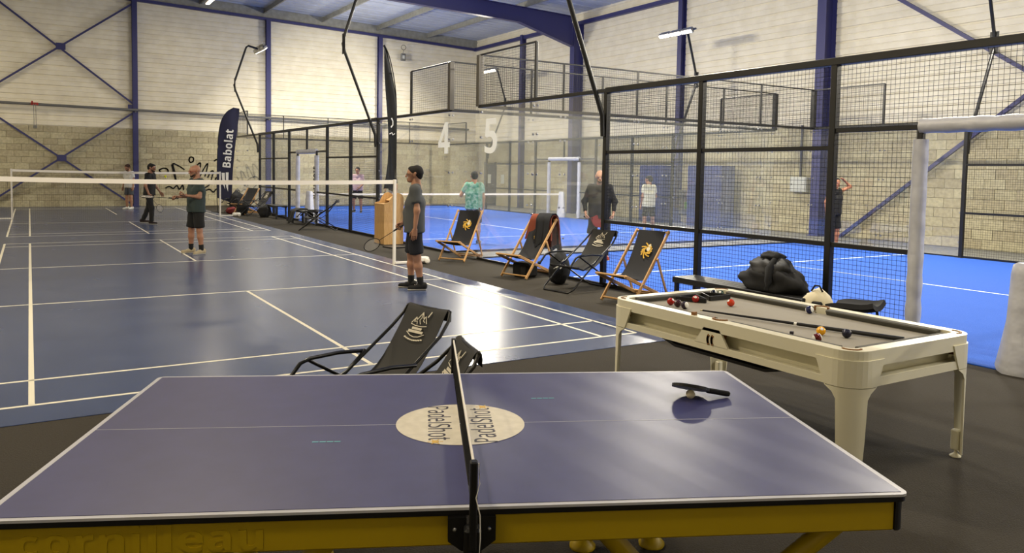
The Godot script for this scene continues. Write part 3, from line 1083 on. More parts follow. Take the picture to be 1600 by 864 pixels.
	put(g.done(), "handle", K.fabric_dark, bat)

# ---------- pool table ----------
const PX0 := 3.80
const PX1 := 5.00
const PM0 := 2.60
const PM1 := 4.72
const PH := 0.79

func corner_path(hx: float, hz: float, r: float, arm: float, sx: float, sz: float, n := 7) -> Array:   # Vector2(x, z) round a corner, arm along each side
	var p := []
	p.append(Vector2(sx * (hx - r - arm), sz * hz))
	for i in n + 1:
		var a := PI / 2 - PI / 2 * i / n
		p.append(Vector2(sx * (hx - r + cos(a) * r), sz * (hz - r + sin(a) * r)))
	p.append(Vector2(sx * hx, sz * (hz - r - arm)))
	return p

func pool():
	var o := base("pool_table", "cream pool table with grey cloth standing on the carpet", "pool table", P((PX0 + PX1) / 2, 0, (PM0 + PM1) / 2))
	var hx := (PX1 - PX0) / 2
	var hz := (PM1 - PM0) / 2
	var flat := Basis(Vector3.RIGHT, -PI / 2)
	# top rail: ring of two rounded outlines
	var g := G.new()
	var a := round_rect(hx, hz, 0.14, 8)
	var b := round_rect(hx - 0.085, hz - 0.085, 0.06, 8)
	for i in a.size():
		var j := (i + 1) % a.size()
		var q := [Vector3(a[i].x, PH, a[i].y), Vector3(a[j].x, PH, a[j].y), Vector3(b[j].x, PH, b[j].y), Vector3(b[i].x, PH, b[i].y)]
		g.quad(q[0], q[1], q[2], q[3])
		var dn := Vector3(0, -0.055, 0)
		g.quad(q[0] + dn, q[1] + dn, q[1], q[0])
		g.quad(q[3], q[2], q[2] + dn, q[3] + dn)
		g.quad(q[3] + dn, q[2] + dn, q[1] + dn, q[0] + dn)
	put(g.done(), "top_rail", K.cream, o)
	# bed and cushions
	# the bed is cut out round at the six pockets
	var bx := hx - 0.085
	var bz := hz - 0.085
	var bed := PackedVector2Array()
	for c in [[1, 1], [-1, 1], [-1, -1], [1, -1]]:
		var run := []
		for i in 9:
			var t := PI / 2 * i / 8.0
			run.append(Vector2(c[0] * (bx - cos(t) * 0.066), c[1] * (bz - sin(t) * 0.066)))
		if c[0] * c[1] < 0:
			run.reverse()
		run.reverse()
		if c == [1, 1] or c == [-1, -1]:
			for i in 9:
				var t := PI * i / 8.0
				bed.append(Vector2(c[0] * (bx - sin(t) * 0.044), c[1] * (-cos(t)) * 0.044))
		bed.append_array(PackedVector2Array(run))
	g = G.new()
	g.prism(bed, 0.03, Transform3D(Basis(Vector3.RIGHT, PI / 2), Vector3(0, PH - 0.04, 0)))
	put(g.done(), "bed_cloth", K.cloth_grey, o)
	var bi := PackedVector2Array([Vector2(0, 0), Vector2(0, -0.036), Vector2(0.03, -0.04), Vector2(0.045, -0.012), Vector2(0.04, -0.004)])
	var xi := hx - 0.088
	var zi := hz - 0.088
	for s in [-1.0, 1.0]:
		for h in [-1.0, 1.0]:
			g = G.new()      # two cushions on each long side
			g.prism(bi, zi - 0.16, Transform3D(Basis(Vector3(-s, 0, 0), Vector3.UP, Vector3(0, 0, 1)), Vector3(s * xi, PH, 0.07 if h > 0 else -zi + 0.09)))
			put(g.done(), "cushion", K.cushion_grey, o)
			# leather of corner pocket
			g = G.new()
			for i in 9:
				var t0 := -PI * 0.15 + PI * 0.8 * i / 9.0
				var t1 := -PI * 0.15 + PI * 0.8 * (i + 1) / 9.0
				var c := Vector3(s * (xi - 0.012), 0, h * (zi - 0.012))
				var p0 := c + Vector3(s * cos(t0) * 0.052, 0, h * sin(t0) * 0.052)
				var p1 := c + Vector3(s * cos(t1) * 0.052, 0, h * sin(t1) * 0.052)
				g.bar(p0 + Vector3.UP * (PH - 0.012), p1 + Vector3.UP * (PH - 0.012), 0.012, 0.034)
			put(g.done(), "pocket_leather", K.leather, o)
			g = G.new()
			pocket_cup(g, Vector3(s * (xi - 0.008), PH - 0.05, h * (zi - 0.008)))
			put(g.done(), "pocket_cup", K.leather, o)
		g = G.new()
		g.prism(bi, 2 * xi - 0.18, Transform3D(Basis(Vector3(0, 0, -s), Vector3.UP, Vector3(1, 0, 0)), Vector3(-xi + 0.09, PH, s * zi)))
		put(g.done(), "cushion", K.cushion_grey, o)
		g = G.new()
		for i in 8:
			var t0 := -PI / 2 + PI * i / 8.0
			var t1 := -PI / 2 + PI * (i + 1) / 8.0
			g.bar(Vector3(s * (xi + cos(t0) * 0.05), PH - 0.010, sin(t0) * 0.055), Vector3(s * (xi + cos(t1) * 0.05), PH - 0.010, sin(t1) * 0.055), 0.012, 0.036)
		put(g.done(), "pocket_leather", K.leather, o)
		g = G.new()
		pocket_cup(g, Vector3(s * (xi + 0.002), PH - 0.05, 0))
		put(g.done(), "pocket_cup", K.leather, o)
	# aprons with slanted openings; outline in (u, y), thickness 0.014
	var yt := PH - 0.055
	var yb := PH - 0.205
	for s in [-1.0, 1.0]:
		var lx := Transform3D(Basis(Vector3(0, 0, 1), Vector3.UP, Vector3(-s, 0, 0)), Vector3(s * hx, 0, 0))
		g = G.new()
		var e := hz - 0.14
		g.prism(PackedVector2Array([Vector2(-e, yt), Vector2(e, yt), Vector2(e, yt - 0.02), Vector2(-e, yt - 0.02)]), 0.014, lx)
		g.prism(PackedVector2Array([Vector2(-e, yb), Vector2(e, yb), Vector2(e, yb + 0.042), Vector2(-e, yb + 0.042)]), 0.014, lx)
		for h in [-1.0, 1.0]:
			g.prism(PackedVector2Array([Vector2(h * e, yt), Vector2(h * (e - 0.02), yt), Vector2(h * (e + 0.0), yb + 0.04), Vector2(h * (e + 0.03), yb), Vector2(h * (e + 0.03), yt)]), 0.014, lx)
		g.prism(PackedVector2Array([Vector2(-0.07, yt), Vector2(0.07, yt), Vector2(0.15, yb + 0.04), Vector2(-0.15, yb + 0.04)]), 0.014, lx)
		put(g.done(), "side_apron", K.cream, o)
		g = G.new()
		for k in 2:
			var arc := []
			for i in 7:
				var t := -0.6 + 1.2 * i / 6.0
				arc.append(Vector2(-0.03 + k * 0.035 - cos(t) * 0.05 + 0.05, (yt + yb) / 2 + sin(t) * 0.05))
			g.ribbon(arc, 0.018, 0.003, lx.translated_local(Vector3(0, 0, -0.003)))
		put(g.done(), "maker_mark", K.leather, o)
		g = G.new()
		g.prism(PackedVector2Array([Vector2(-e, yb), Vector2(e, yb), Vector2(e, yb + 0.03), Vector2(-e, yb + 0.03)]), 0.085, lx.translated_local(Vector3(0, 0, 0.012)))
		g.prism(PackedVector2Array([Vector2(-e, yb), Vector2(e, yb), Vector2(e, yt), Vector2(-e, yt)]), 0.006, lx.translated_local(Vector3(0, 0, 0.095)))
		put(g.done(), "ball_tray", K.cream, o)
		var lz := Transform3D(Basis(Vector3(1, 0, 0), Vector3.UP, Vector3(0, 0, -s)), Vector3(0, 0, s * hz))
		g = G.new()
		e = hx - 0.14
		g.prism(PackedVector2Array([Vector2(-e, yt), Vector2(e, yt), Vector2(e, yt - 0.035), Vector2(-e, yt - 0.035)]), 0.014, lz)
		g.prism(PackedVector2Array([Vector2(-e, yb), Vector2(e, yb), Vector2(e, yb + 0.05), Vector2(-e, yb + 0.05)]), 0.014, lz)
		for h in [-1.0, 1.0]:
			g.prism(PackedVector2Array([Vector2(h * e, yt), Vector2(h * (e - 0.10), yt), Vector2(h * (e - 0.02), yb + 0.04), Vector2(h * (e + 0.03), yb), Vector2(h * (e + 0.03), yt)]), 0.014, lz)
		put(g.done(), "end_apron", K.cream, o)
		g = G.new()
		g.prism(PackedVector2Array([Vector2(-e, yb), Vector2(e, yb), Vector2(e, yt), Vector2(-e, yt)]), 0.006, lz.translated_local(Vector3(0, 0, 0.09)))
		g.prism(PackedVector2Array([Vector2(-e, yb), Vector2(e, yb), Vector2(e, yb + 0.04), Vector2(-e, yb + 0.04)]), 0.08, lz.translated_local(Vector3(0, 0, 0.012)))
		put(g.done(), "end_tray", K.cream, o)
		# corners with legs of bent plate
		for h in [-1.0, 1.0]:
			g = G.new()
			var rows := []
			for q in [[yt + 0.001, 0.115], [yt - 0.06, 0.09], [yb - 0.0, 0.05]]:
				var row := []
				for p in corner_path(hx, hz, 0.14, q[1], s, h):
					row.append(Vector3(p.x, q[0], p.y))
				rows.append(row)
			g.slab(rows, 0.014, false)
			put(g.done(), "corner", K.cream, o)
			g = G.new()
			rows = []
			for q in [[yb - 0.004, 0.050, 0.14, 1.0], [yb - 0.035, 0.0, 0.14, 0.90], [yb - 0.07, 0.0, 0.14, 0.62], [yb - 0.3, 0.0, 0.14, 0.55], [0.03, 0.0, 0.14, 0.42]]:
				var row := []
				var src := corner_path(hx, hz, 0.14, q[1], s, h)
				for i in src.size():
					# narrower further down: keep the middle of the bend
					var t: float = (float(i) / (src.size() - 1) - 0.5) * q[3] + 0.5
					var f := t * (src.size() - 1)
					var k := mini(int(f), src.size() - 2)
					var p: Vector2 = src[k].lerp(src[k + 1], f - k)
					row.append(Vector3(p.x, q[0], p.y))
				rows.append(row)
			g.slab(rows, 0.012)
			var leg := put(g.done(), "leg", K.cream, o)
			g = G.new()
			var c := Vector3(s * (hx - 0.06), 0, h * (hz - 0.06))
			g.lathe([Vector2(0.001, 0), Vector2(0.034, 0.001), Vector2(0.034, 0.008), Vector2(0.014, 0.022), Vector2(0.008, 0.03), Vector2(0.008, 0.05)], 14, Transform3D(Basis(), c))
			g.cbox(c + Vector3(0, 0.11, 0), Vector3(0.05, 0.13, 0.05), 0.008)
			put(g.done(), "foot", K.cream, leg)
	g = G.new()
	g.slab([[Vector3(-hx + 0.06, yb - 0.005, -0.55), Vector3(hx - 0.06, yb - 0.005, -0.55)], [Vector3(-hx + 0.06, yb - 0.045, -0.4), Vector3(hx - 0.06, yb - 0.045, -0.4)], [Vector3(-hx + 0.06, yb - 0.045, 0.4), Vector3(hx - 0.06, yb - 0.045, 0.4)], [Vector3(-hx + 0.06, yb - 0.005, 0.55), Vector3(hx - 0.06, yb - 0.005, 0.55)]], 0.02, false)
	put(g.done(), "under_tray", K.black_plastic, o)
	# balls on the cloth
	var br := 0.0286
	var by := PH - 0.04 + br
	var cue_c := Color(0.82, 0.76, 0.62)
	var stripe := func(col: Color, at: Vector3, label: String, kind: int, turn: float):
		var m := mat("ball %s" % label, col, 0.15)
		var q := base("pool_ball", label, "ball", at, turn, "pool balls")
		var gg := G.new()
		gg.ball(Vector3.ZERO, Vector3.ONE * br, 18)
		put(gg.done(), "shell", m, q)
		gg = G.new()
		if kind == 1:         # white caps of a striped ball
			for s in [-1.0, 1.0]:
				var pr := []
				for i in 6:
					var t := 0.9 * i / 5.0
					pr.append(Vector2(sin(t) * br * 1.01, cos(t) * br * 1.01 * s))
				gg.lathe(pr, 16, Transform3D(Basis(Vector3.RIGHT, 1.3), Vector3.ZERO))
			put(gg.done(), "white_cap", K.white_sign, q)
		else:
			var pr := []
			for i in 4:
				var t := 0.36 * i / 3.0
				pr.append(Vector2(sin(t) * br * 1.01, cos(t) * br * 1.01))
			gg.lathe(pr, 12, Transform3D(Basis(Vector3(0.4, 0, 1).normalized(), 0.9), Vector3.ZERO))
			put(gg.done(), "number_spot", K.white_sign, q)
	var spots := [
		[4.216, 3.136, Color(0.93, 0.66, 0.06), "yellow ball beside the cue butt on the pool table", 0, 0.5],
		[4.294, 3.009, Color(0.06, 0.06, 0.16), "navy ball against the cue near the end of the pool table", 0, 2.0],
		[4.010, 3.007, Color(0.35, 0.06, 0.06), "maroon and white ball just in front of the yellow ball", 1, 1.0],
		[4.810, 3.681, Color(0.06, 0.10, 0.30), "blue and white ball by the far side pocket", 1, 0.3],
		[4.516, 4.160, Color(0.80, 0.23, 0.06), "orange ball alone near the far end of the pool table", 0, -0.6],
		[4.781, 4.515, Color(0.03, 0.20, 0.12), "green ball in the far corner of the pool table", 0, 0.1],
		[4.753, 4.566, Color(0.05, 0.08, 0.16), "dark striped ball next to the green ball in the corner", 1, 0.7],
		[4.401, 4.413, Color(0.60, 0.05, 0.08), "red ball resting between the two black racks", 0, 0.4],
		[4.136, 4.407, Color(0.65, 0.12, 0.06), "red orange ball at the open rack's near edge", 0, 1.4],
		[4.123, 4.317, Color(0.20, 0.05, 0.08), "dark maroon ball in the open rack", 0, 2.2],
		[4.110, 4.230, Color(0.14, 0.08, 0.16), "purple and white striped ball at the rack's corner", 1, 0.2]]
	for q in spots:
		var at := P(q[0], by, q[1])
		at.x = clampf(at.x, PX0 + 0.135, PX1 - 0.135)
		at.z = clampf(at.z, -PM1 + 0.135, -PM0 - 0.135)
		stripe.call(q[2], at, q[3], q[4], q[5])
	stripe.call(cue_c, P(PX0 + 0.052, yb + 0.031 + br, 3.78), "cream white ball in the side tray, further from the mark", 0, 0.0)
	stripe.call(Color(0.62, 0.42, 0.12), P(PX0 + 0.052, yb + 0.031 + br, 3.70), "gold and white ball in the side tray by the mark", 1, 0.8)
	# open black racks
	for d in [[4.435, 4.624, 0.6, "open black triangle rack with balls at its edge"], [4.666, 4.586, -0.5, "second black triangle rack by the corner pocket"]]:
		var at := P(d[0], PH - 0.04, d[1])
		at.z = clampf(at.z, -PM1 + 0.24, -PM0 - 0.2)
		var r := base("ball_rack", d[3], "rack", at, d[2], "ball racks")
		for k in 3:
			g = G.new()
			var t0 := TAU * k / 3.0
			var t1 := TAU * (k + 1) / 3.0
			g.bar(Vector3(cos(t0), 0, sin(t0)) * 0.135 + Vector3(0, 0.02, 0), Vector3(cos(t1), 0, sin(t1)) * 0.135 + Vector3(0, 0.02, 0), 0.01, 0.038, Vector3.UP, 0.003)
			put(g.done(), "side", K.black_plastic, r)
	# cue
	var c0 := P(4.117, PH - 0.022, 4.055)
	var c1 := P(4.507, PH - 0.022, 2.769)
	c1 = c0 + (c1 - c0).limit_length(1.46)
	var cue := base("pool_cue", "dark pool cue lying along the grey cloth", "cue")
	g = G.new()
	g.tube([c0, c0.lerp(c1, 0.5)], [0.006, 0.0095], 10)
	put(g.done(), "shaft", K.fabric_dark, cue)
	g = G.new()
	g.tube([c0.lerp(c1, 0.505), c1], [0.0105, 0.0155], 10)
	put(g.done(), "butt", K.black_plastic, cue)
	g = G.new()
	g.tube([c0.lerp(c1, 0.498), c0.lerp(c1, 0.512)], 0.0108, 10)
	put(g.done(), "joint_ring", K.white_sign, cue)
	g = G.new()
	g.tube([c0.lerp(c1, -0.012), c0], 0.0062, 10)
	put(g.done(), "ferrule", K.fabric_cream, cue)
	var ck := put(box_mesh(Vector3(0.022, 0.02, 0.022), 0.002), "cue_chalk", K.print_dark, self, Transform3D(Basis(Vector3.UP, 0.4), P(4.073, PH - 0.03, 3.242)))
	tag(ck, "dark chalk cube on the pool table cloth", "chalk")
	ck = put(box_mesh(Vector3(0.03, 0.022, 0.03), 0.002), "cue_chalk", K.leather, self, Transform3D(Basis(Vector3.UP, 0.2), P(PX0 + 0.04, PH + 0.011, 3.86)))
	tag(ck, "brown chalk cube on the pool table's near rail", "chalk")

func pocket_cup(g: G, at: Vector3):      # open cup under a pocket
	var rs := []
	for q in [[0.054, 0.0], [0.052, -0.05], [0.04, -0.085], [0.002, -0.092]]:
		var ring := []
		for j in 16:
			ring.append(at + Vector3(cos(TAU * j / 16.0) * q[0], q[1], sin(TAU * j / 16.0) * q[0]))
		rs.append(ring)
	g.rings(rs, false)

func games():
	table_tennis()
	pool()

# ---------- deck chairs, recliners, benches, clothes, bags ----------
func sling_rows(prof: Array, w: float, n := 5, sag := 0.02) -> Array:      # prof: Vector2(z, y)
	var c := Curve2D.new()
	for p in prof:
		c.add_point(p)
	var rows := []
	for i in 25:
		var q := catmull(prof, i / 24.0)
		var row := []
		for j in n:
			var t := j / float(n - 1) * 2.0 - 1.0
			row.append(Vector3(t * w / 2, q.y - sag * (1.0 - t * t) * sin(PI * i / 24.0), q.x))
		rows.append(row)
	return rows

func catmull(p: Array, t: float) -> Vector2:
	var f := t * (p.size() - 1)
	var k := mini(int(f), p.size() - 2)
	var u := f - k
	var a: Vector2 = p[maxi(k - 1, 0)]
	var b: Vector2 = p[k]
	var c: Vector2 = p[k + 1]
	var d: Vector2 = p[mini(k + 2, p.size() - 1)]
	return b.cubic_interpolate(c, a, d, u)

func emblem_lion(parent: Node3D, at: Transform3D):      # golden curly roundel with a pale disc
	var g := G.new()
	for k in 16:
		var a := TAU * k / 16.0
		var r0 := 0.032
		var r1 := 0.085 + 0.018 * sin(k * 2.7)
		var arc := []
		for i in 5:
			var t := i / 4.0
			var aa := a + t * 0.75
			arc.append(Vector2(cos(aa), sin(aa) * 1.12) * lerpf(r0, r1, t))
		g.ribbon(arc, 0.015, 0.002, at)
	put(g.done(), "gold_print", K.print_gold, parent)
	g = G.new()
	g.lathe([Vector2(0.03, 0), Vector2(0.03, 0.0026)], 14, at * Transform3D(Basis(Vector3.RIGHT, PI / 2), Vector3(0.025, 0.022, 0.0)))
	g.lathe([Vector2(0.02, 0), Vector2(0.02, 0.0026)], 12, at * Transform3D(Basis(Vector3.RIGHT, PI / 2), Vector3(0.035, 0.075, 0.0)))
	put(g.done(), "pale_print", K.fabric_cream, parent)

func emblem_peaks(parent: Node3D, at: Transform3D, s := 1.0):      # line drawing of peaks over two bars of lettering and a curved line
	var g := G.new()
	var q := func(a: Array) -> Array:
		var r := []
		for p in a:
			r.append(Vector2(p[0], p[1]) * s)
		return r
	g.ribbon(q.call([[-0.075, 0.02], [-0.05, 0.06], [-0.035, 0.045], [-0.005, 0.10], [0.02, 0.06], [0.035, 0.075], [0.065, 0.03]]), 0.006 * s, 0.002, at)
	g.ribbon(q.call([[-0.05, 0.055], [-0.055, 0.03], [-0.03, 0.035], [-0.02, 0.015]]), 0.005 * s, 0.002, at)
	g.ribbon(q.call([[-0.005, 0.098], [0.0, 0.06], [-0.01, 0.045], [0.01, 0.02]]), 0.005 * s, 0.002, at)
	g.ribbon(q.call([[0.03, 0.07], [0.025, 0.045], [0.045, 0.035]]), 0.005 * s, 0.002, at)
	g.ribbon(q.call([[0.055, 0.075], [0.07, 0.11]]), 0.009 * s, 0.002, at)
	g.ribbon(q.call([[-0.075, 0.012], [-0.03, 0.004], [0.03, 0.004], [0.075, 0.012]]), 0.005 * s, 0.002, at)
	for k in 5:
		g.ribbon(q.call([[-0.045 + k * 0.018, -0.014], [-0.033 + k * 0.018, -0.014]]), 0.016 * s, 0.002, at)
	for k in 7:
		g.ribbon(q.call([[-0.07 + k * 0.02, -0.036], [-0.058 + k * 0.02, -0.036]]), 0.018 * s, 0.002, at)
	g.ribbon(q.call([[-0.085, -0.045], [-0.04, -0.066], [0.0, -0.072], [0.04, -0.066], [0.085, -0.045]]), 0.005 * s, 0.002, at)
	for k in 9:
		var x := -0.08 + k * 0.02
		g.ribbon(q.call([[x - 0.006, -0.094 + x * x * 2.0], [x + 0.006, -0.094 + x * x * 2.0]]), 0.009 * s, 0.002, at)
	put(g.done(), "pale_print", K.print_white, parent)

func deck_chair(label: String, at: Vector3, turn: float, lion := true) -> Node3D:
	var o := base("wooden_deck_chair", label, "deck chair", at, turn, "wooden deck chairs")
	var hw := 0.27
	for s in [-1.0, 1.0]:
		var g := G.new()
		g.bar(Vector3(s * hw, 0.02, 0.36), Vector3(s * hw, 0.96, -0.40), 0.022, 0.045, Vector3.UP, 0.004)
		put(g.done(), "back_rail", K.wood, o)
		g = G.new()
		g.bar(Vector3(s * (hw - 0.035), 0.40, 0.50), Vector3(s * (hw - 0.035), 0.02, -0.46), 0.022, 0.045, Vector3.UP, 0.004)
		put(g.done(), "seat_rail", K.wood, o)
		g = G.new()
		g.bar(Vector3(s * (hw + 0.028), 0.60, -0.11), Vector3(s * (hw + 0.028), 0.07, -0.36), 0.02, 0.035, Vector3.UP, 0.004)
		put(g.done(), "prop", K.wood, o)
		g = G.new()
		g.lathe([Vector2(0.012, -0.035), Vector2(0.014, -0.03), Vector2(0.014, 0.03), Vector2(0.012, 0.035)], 8, Transform3D(Basis(Vector3.BACK, PI / 2), Vector3(s * (hw - 0.012), 0.262, 0.165)))
		put(g.done(), "bolt", K.steel, o)
	for b in [["top_bar", 0.94, -0.385, 0.29], ["front_bar", 0.40, 0.49, 0.27], ["foot_bar", 0.06, 0.33, 0.27], ["rear_bar", 0.05, -0.42, 0.25], ["prop_bar", 0.09, -0.355, 0.30]]:
		var g := G.new()
		g.tube([Vector3(-b[3], b[1], b[2]), Vector3(b[3], b[1], b[2])], 0.014, 8)
		put(g.done(), b[0], K.wood, o)
	var g := G.new()
	g.slab(sling_rows([Vector2(-0.375, 0.955), Vector2(-0.26, 0.70), Vector2(-0.10, 0.44), Vector2(0.06, 0.32), Vector2(0.26, 0.345), Vector2(0.49, 0.415)], 0.45), 0.004)
	var sl := put(g.done(), "sling", K.sling_navy, o)
	if lion:
		var n := Vector3(0, 0.43, 0.90).normalized()
		emblem_lion(sl, facing(n, Vector3(0.02, 0.685, -0.232)))
	return o

func recliner(label: String, at: Vector3, turn: float) -> Node3D:
	var o := base("black_recliner", label, "recliner", at, turn, "black folding recliners")
	var hw := 0.27
	for s in [-1.0, 1.0]:
		var g := G.new()
		g.tube([Vector3(s * (hw - 0.02), 0.86, -0.50), Vector3(s * hw, 0.80, -0.47), Vector3(s * (hw + 0.02), 0.70, -0.37), Vector3(s * (hw + 0.02), 0.40, 0.06), Vector3(s * (hw + 0.02), 0.33, 0.26), Vector3(s * (hw + 0.02), 0.36, 0.36)], 0.013, 8)
		put(g.done(), "side_tube", K.tube_black, o)
		g = G.new()
		g.tube([Vector3(s * (hw + 0.045), 0.53, -0.12), Vector3(s * (hw + 0.045), 0.55, 0.10), Vector3(s * (hw + 0.045), 0.545, 0.36), Vector3(s * (hw + 0.045), 0.52, 0.44), Vector3(s * (hw + 0.045), 0.40, 0.55)], 0.015, 8)
		put(g.done(), "arm_rest", K.tube_black, o)
	var g := G.new()      # two crossing ground loops
	g.tube([Vector3(-hw - 0.03, 0.54, -0.12), Vector3(-hw - 0.03, 0.06, 0.46), Vector3(-hw + 0.02, 0.016, 0.52), Vector3(hw - 0.02, 0.016, 0.52), Vector3(hw + 0.03, 0.06, 0.46), Vector3(hw + 0.03, 0.54, -0.12)], 0.013, 8)
	put(g.done(), "front_leg_loop", K.tube_black, o)
	g = G.new()
	g.tube([Vector3(-hw - 0.055, 0.54, 0.38), Vector3(-hw - 0.055, 0.06, -0.42), Vector3(-hw, 0.016, -0.48), Vector3(hw, 0.016, -0.48), Vector3(hw + 0.055, 0.06, -0.42), Vector3(hw + 0.055, 0.54, 0.38)], 0.013, 8)
	put(g.done(), "rear_leg_loop", K.tube_black, o)
	g = G.new()
	g.slab(sling_rows([Vector2(-0.53, 0.78), Vector2(-0.525, 0.855), Vector2(-0.49, 0.865), Vector2(-0.39, 0.70), Vector2(-0.20, 0.45), Vector2(0.0, 0.33), Vector2(0.16, 0.315), Vector2(0.36, 0.37)], 0.46, 5, 0.012), 0.004)
	var sl := put(g.done(), "sling", K.sling_black, o)
	var n := Vector3(0, 0.53, 0.85).normalized()
	emblem_peaks(sl, facing(n, Vector3(0.0, 0.728, -0.396)), 1.2)
	g = G.new()
	g.tube([Vector3(-hw - 0.03, 0.37, 0.36), Vector3(hw + 0.03, 0.37, 0.36)], 0.012, 8)
	put(g.done(), "seat_tube", K.tube_black, o)
	g = G.new()
	g.tube([Vector3(-hw + 0.02, 0.86, -0.505), Vector3(hw - 0.02, 0.86, -0.505)], 0.013, 8)
	put(g.done(), "top_tube", K.tube_black, o)
	for s in [-1.0, 1.0]:
		g = G.new()
		g.lathe([Vector2(0.01, -0.02), Vector2(0.024, -0.016), Vector2(0.024, 0.016), Vector2(0.01, 0.02)], 10, Transform3D(Basis(Vector3.BACK, PI / 2), Vector3(s * (hw + 0.06), 0.40, 0.55)))
		put(g.done(), "knob", K.black_plastic, o)
	return o

func bench(label: String, at: Vector3, turn: float, length: float) -> Node3D:
	var o := base("black_bench", label, "bench", at, turn, "black metal benches")
	for k in 4:
		var g := G.new()
		g.cbox(Vector3(0, 0.435, -0.15 + k * 0.1), Vector3(length, 0.025, 0.092), 0.004)
		put(g.done(), "slat", K.cage_black, o)
	var g := G.new()
	for z in [-0.18, 0.18]:
		g.cbox(Vector3(0, 0.40, z), Vector3(length, 0.05, 0.03), 0.003)
	put(g.done(), "seat_frame", K.cage_black, o)
	for s in [-1.0, 1.0]:
		for z in [-0.16, 0.16]:
			g = G.new()
			g.cbox(Vector3(s * (length / 2 - 0.05), 0.205, z), Vector3(0.05, 0.41, 0.05), 0.004)
			put(g.done(), "leg", K.cage_black, o)
		g = G.new()
		g.cbox(Vector3(s * (length / 2 - 0.05), 0.12, 0), Vector3(0.03, 0.03, 0.30), 0.003)
		put(g.done(), "stretcher", K.cage_black, o)
	return o

# soft lump: ellipsoid pushed about by waves, flat below
func lump(c: Vector3, r: Vector3, rough := 0.12, seed_ := 1.0, n := 28, floor_y := -99.0) -> ArrayMesh:
	var g := G.new()
	var rs := []
	var m := n / 2
	for i in m + 1:
		var t := PI * i / m
		var ring := []
		for j in n:
			var a := -TAU * j / n
			var d := Vector3(cos(a) * maxf(sin(t), 0.01), -cos(t), sin(a) * maxf(sin(t), 0.01))
			var k := 1.0 + rough * sin(d.x * 5.0 + seed_ * 3.1) * sin(d.y * 6.0 + seed_) + rough * 0.7 * sin(d.z * 8.0 + d.y * 5.0 + seed_ * 1.7) + rough * 0.4 * sin(d.x * 15.0 + d.z * 13.0 + d.y * 9.0 + seed_)
			var p := c + Vector3(d.x * r.x, d.y * r.y, d.z * r.z) * k
			p.y = maxf(p.y, floor_y)
			ring.append(p)
		rs.append(ring)
	g.rings(rs, false)
	return g.done()

# a coat hung over an edge: rows over the top bar, falling on both sides
func hung_cloth(w: float, front: float, back: float, seed_: float, depth := 0.05) -> ArrayMesh:
	var rows := []
	for i in 25:
		var t := i / 24.0
		var row := []
		for j in 15:
			var u := j / 14.0 * 2.0 - 1.0
			var s := (t - 0.5) * 2.0
			var drop := (front if s < 0 else back) * maxf(absf(s) - 0.12, 0.0) / 0.88
			var wave := sin(u * 6.0 + seed_) * 0.025 * absf(s) + sin(u * 13.0 + seed_ * 2.0 + t * 4.0) * 0.012 * absf(s)
			var ww := w * (0.5 + 0.10 * absf(s) + 0.03 * sin(t * 9.0 + seed_))
			row.append(Vector3(u * ww, -drop * (1.0 + 0.08 * sin(u * 4.0 + seed_)) - (0.02 if absf(s) > 0.1 else 0.0), (depth if s < 0 else -depth) * minf(absf(s) * 5.0, 1.0) * (1.0 + 0.7 * absf(s)) + wave))
		rows.append(row)
	var g := G.new()
	g.slab(rows, 0.018)
	return g.done()

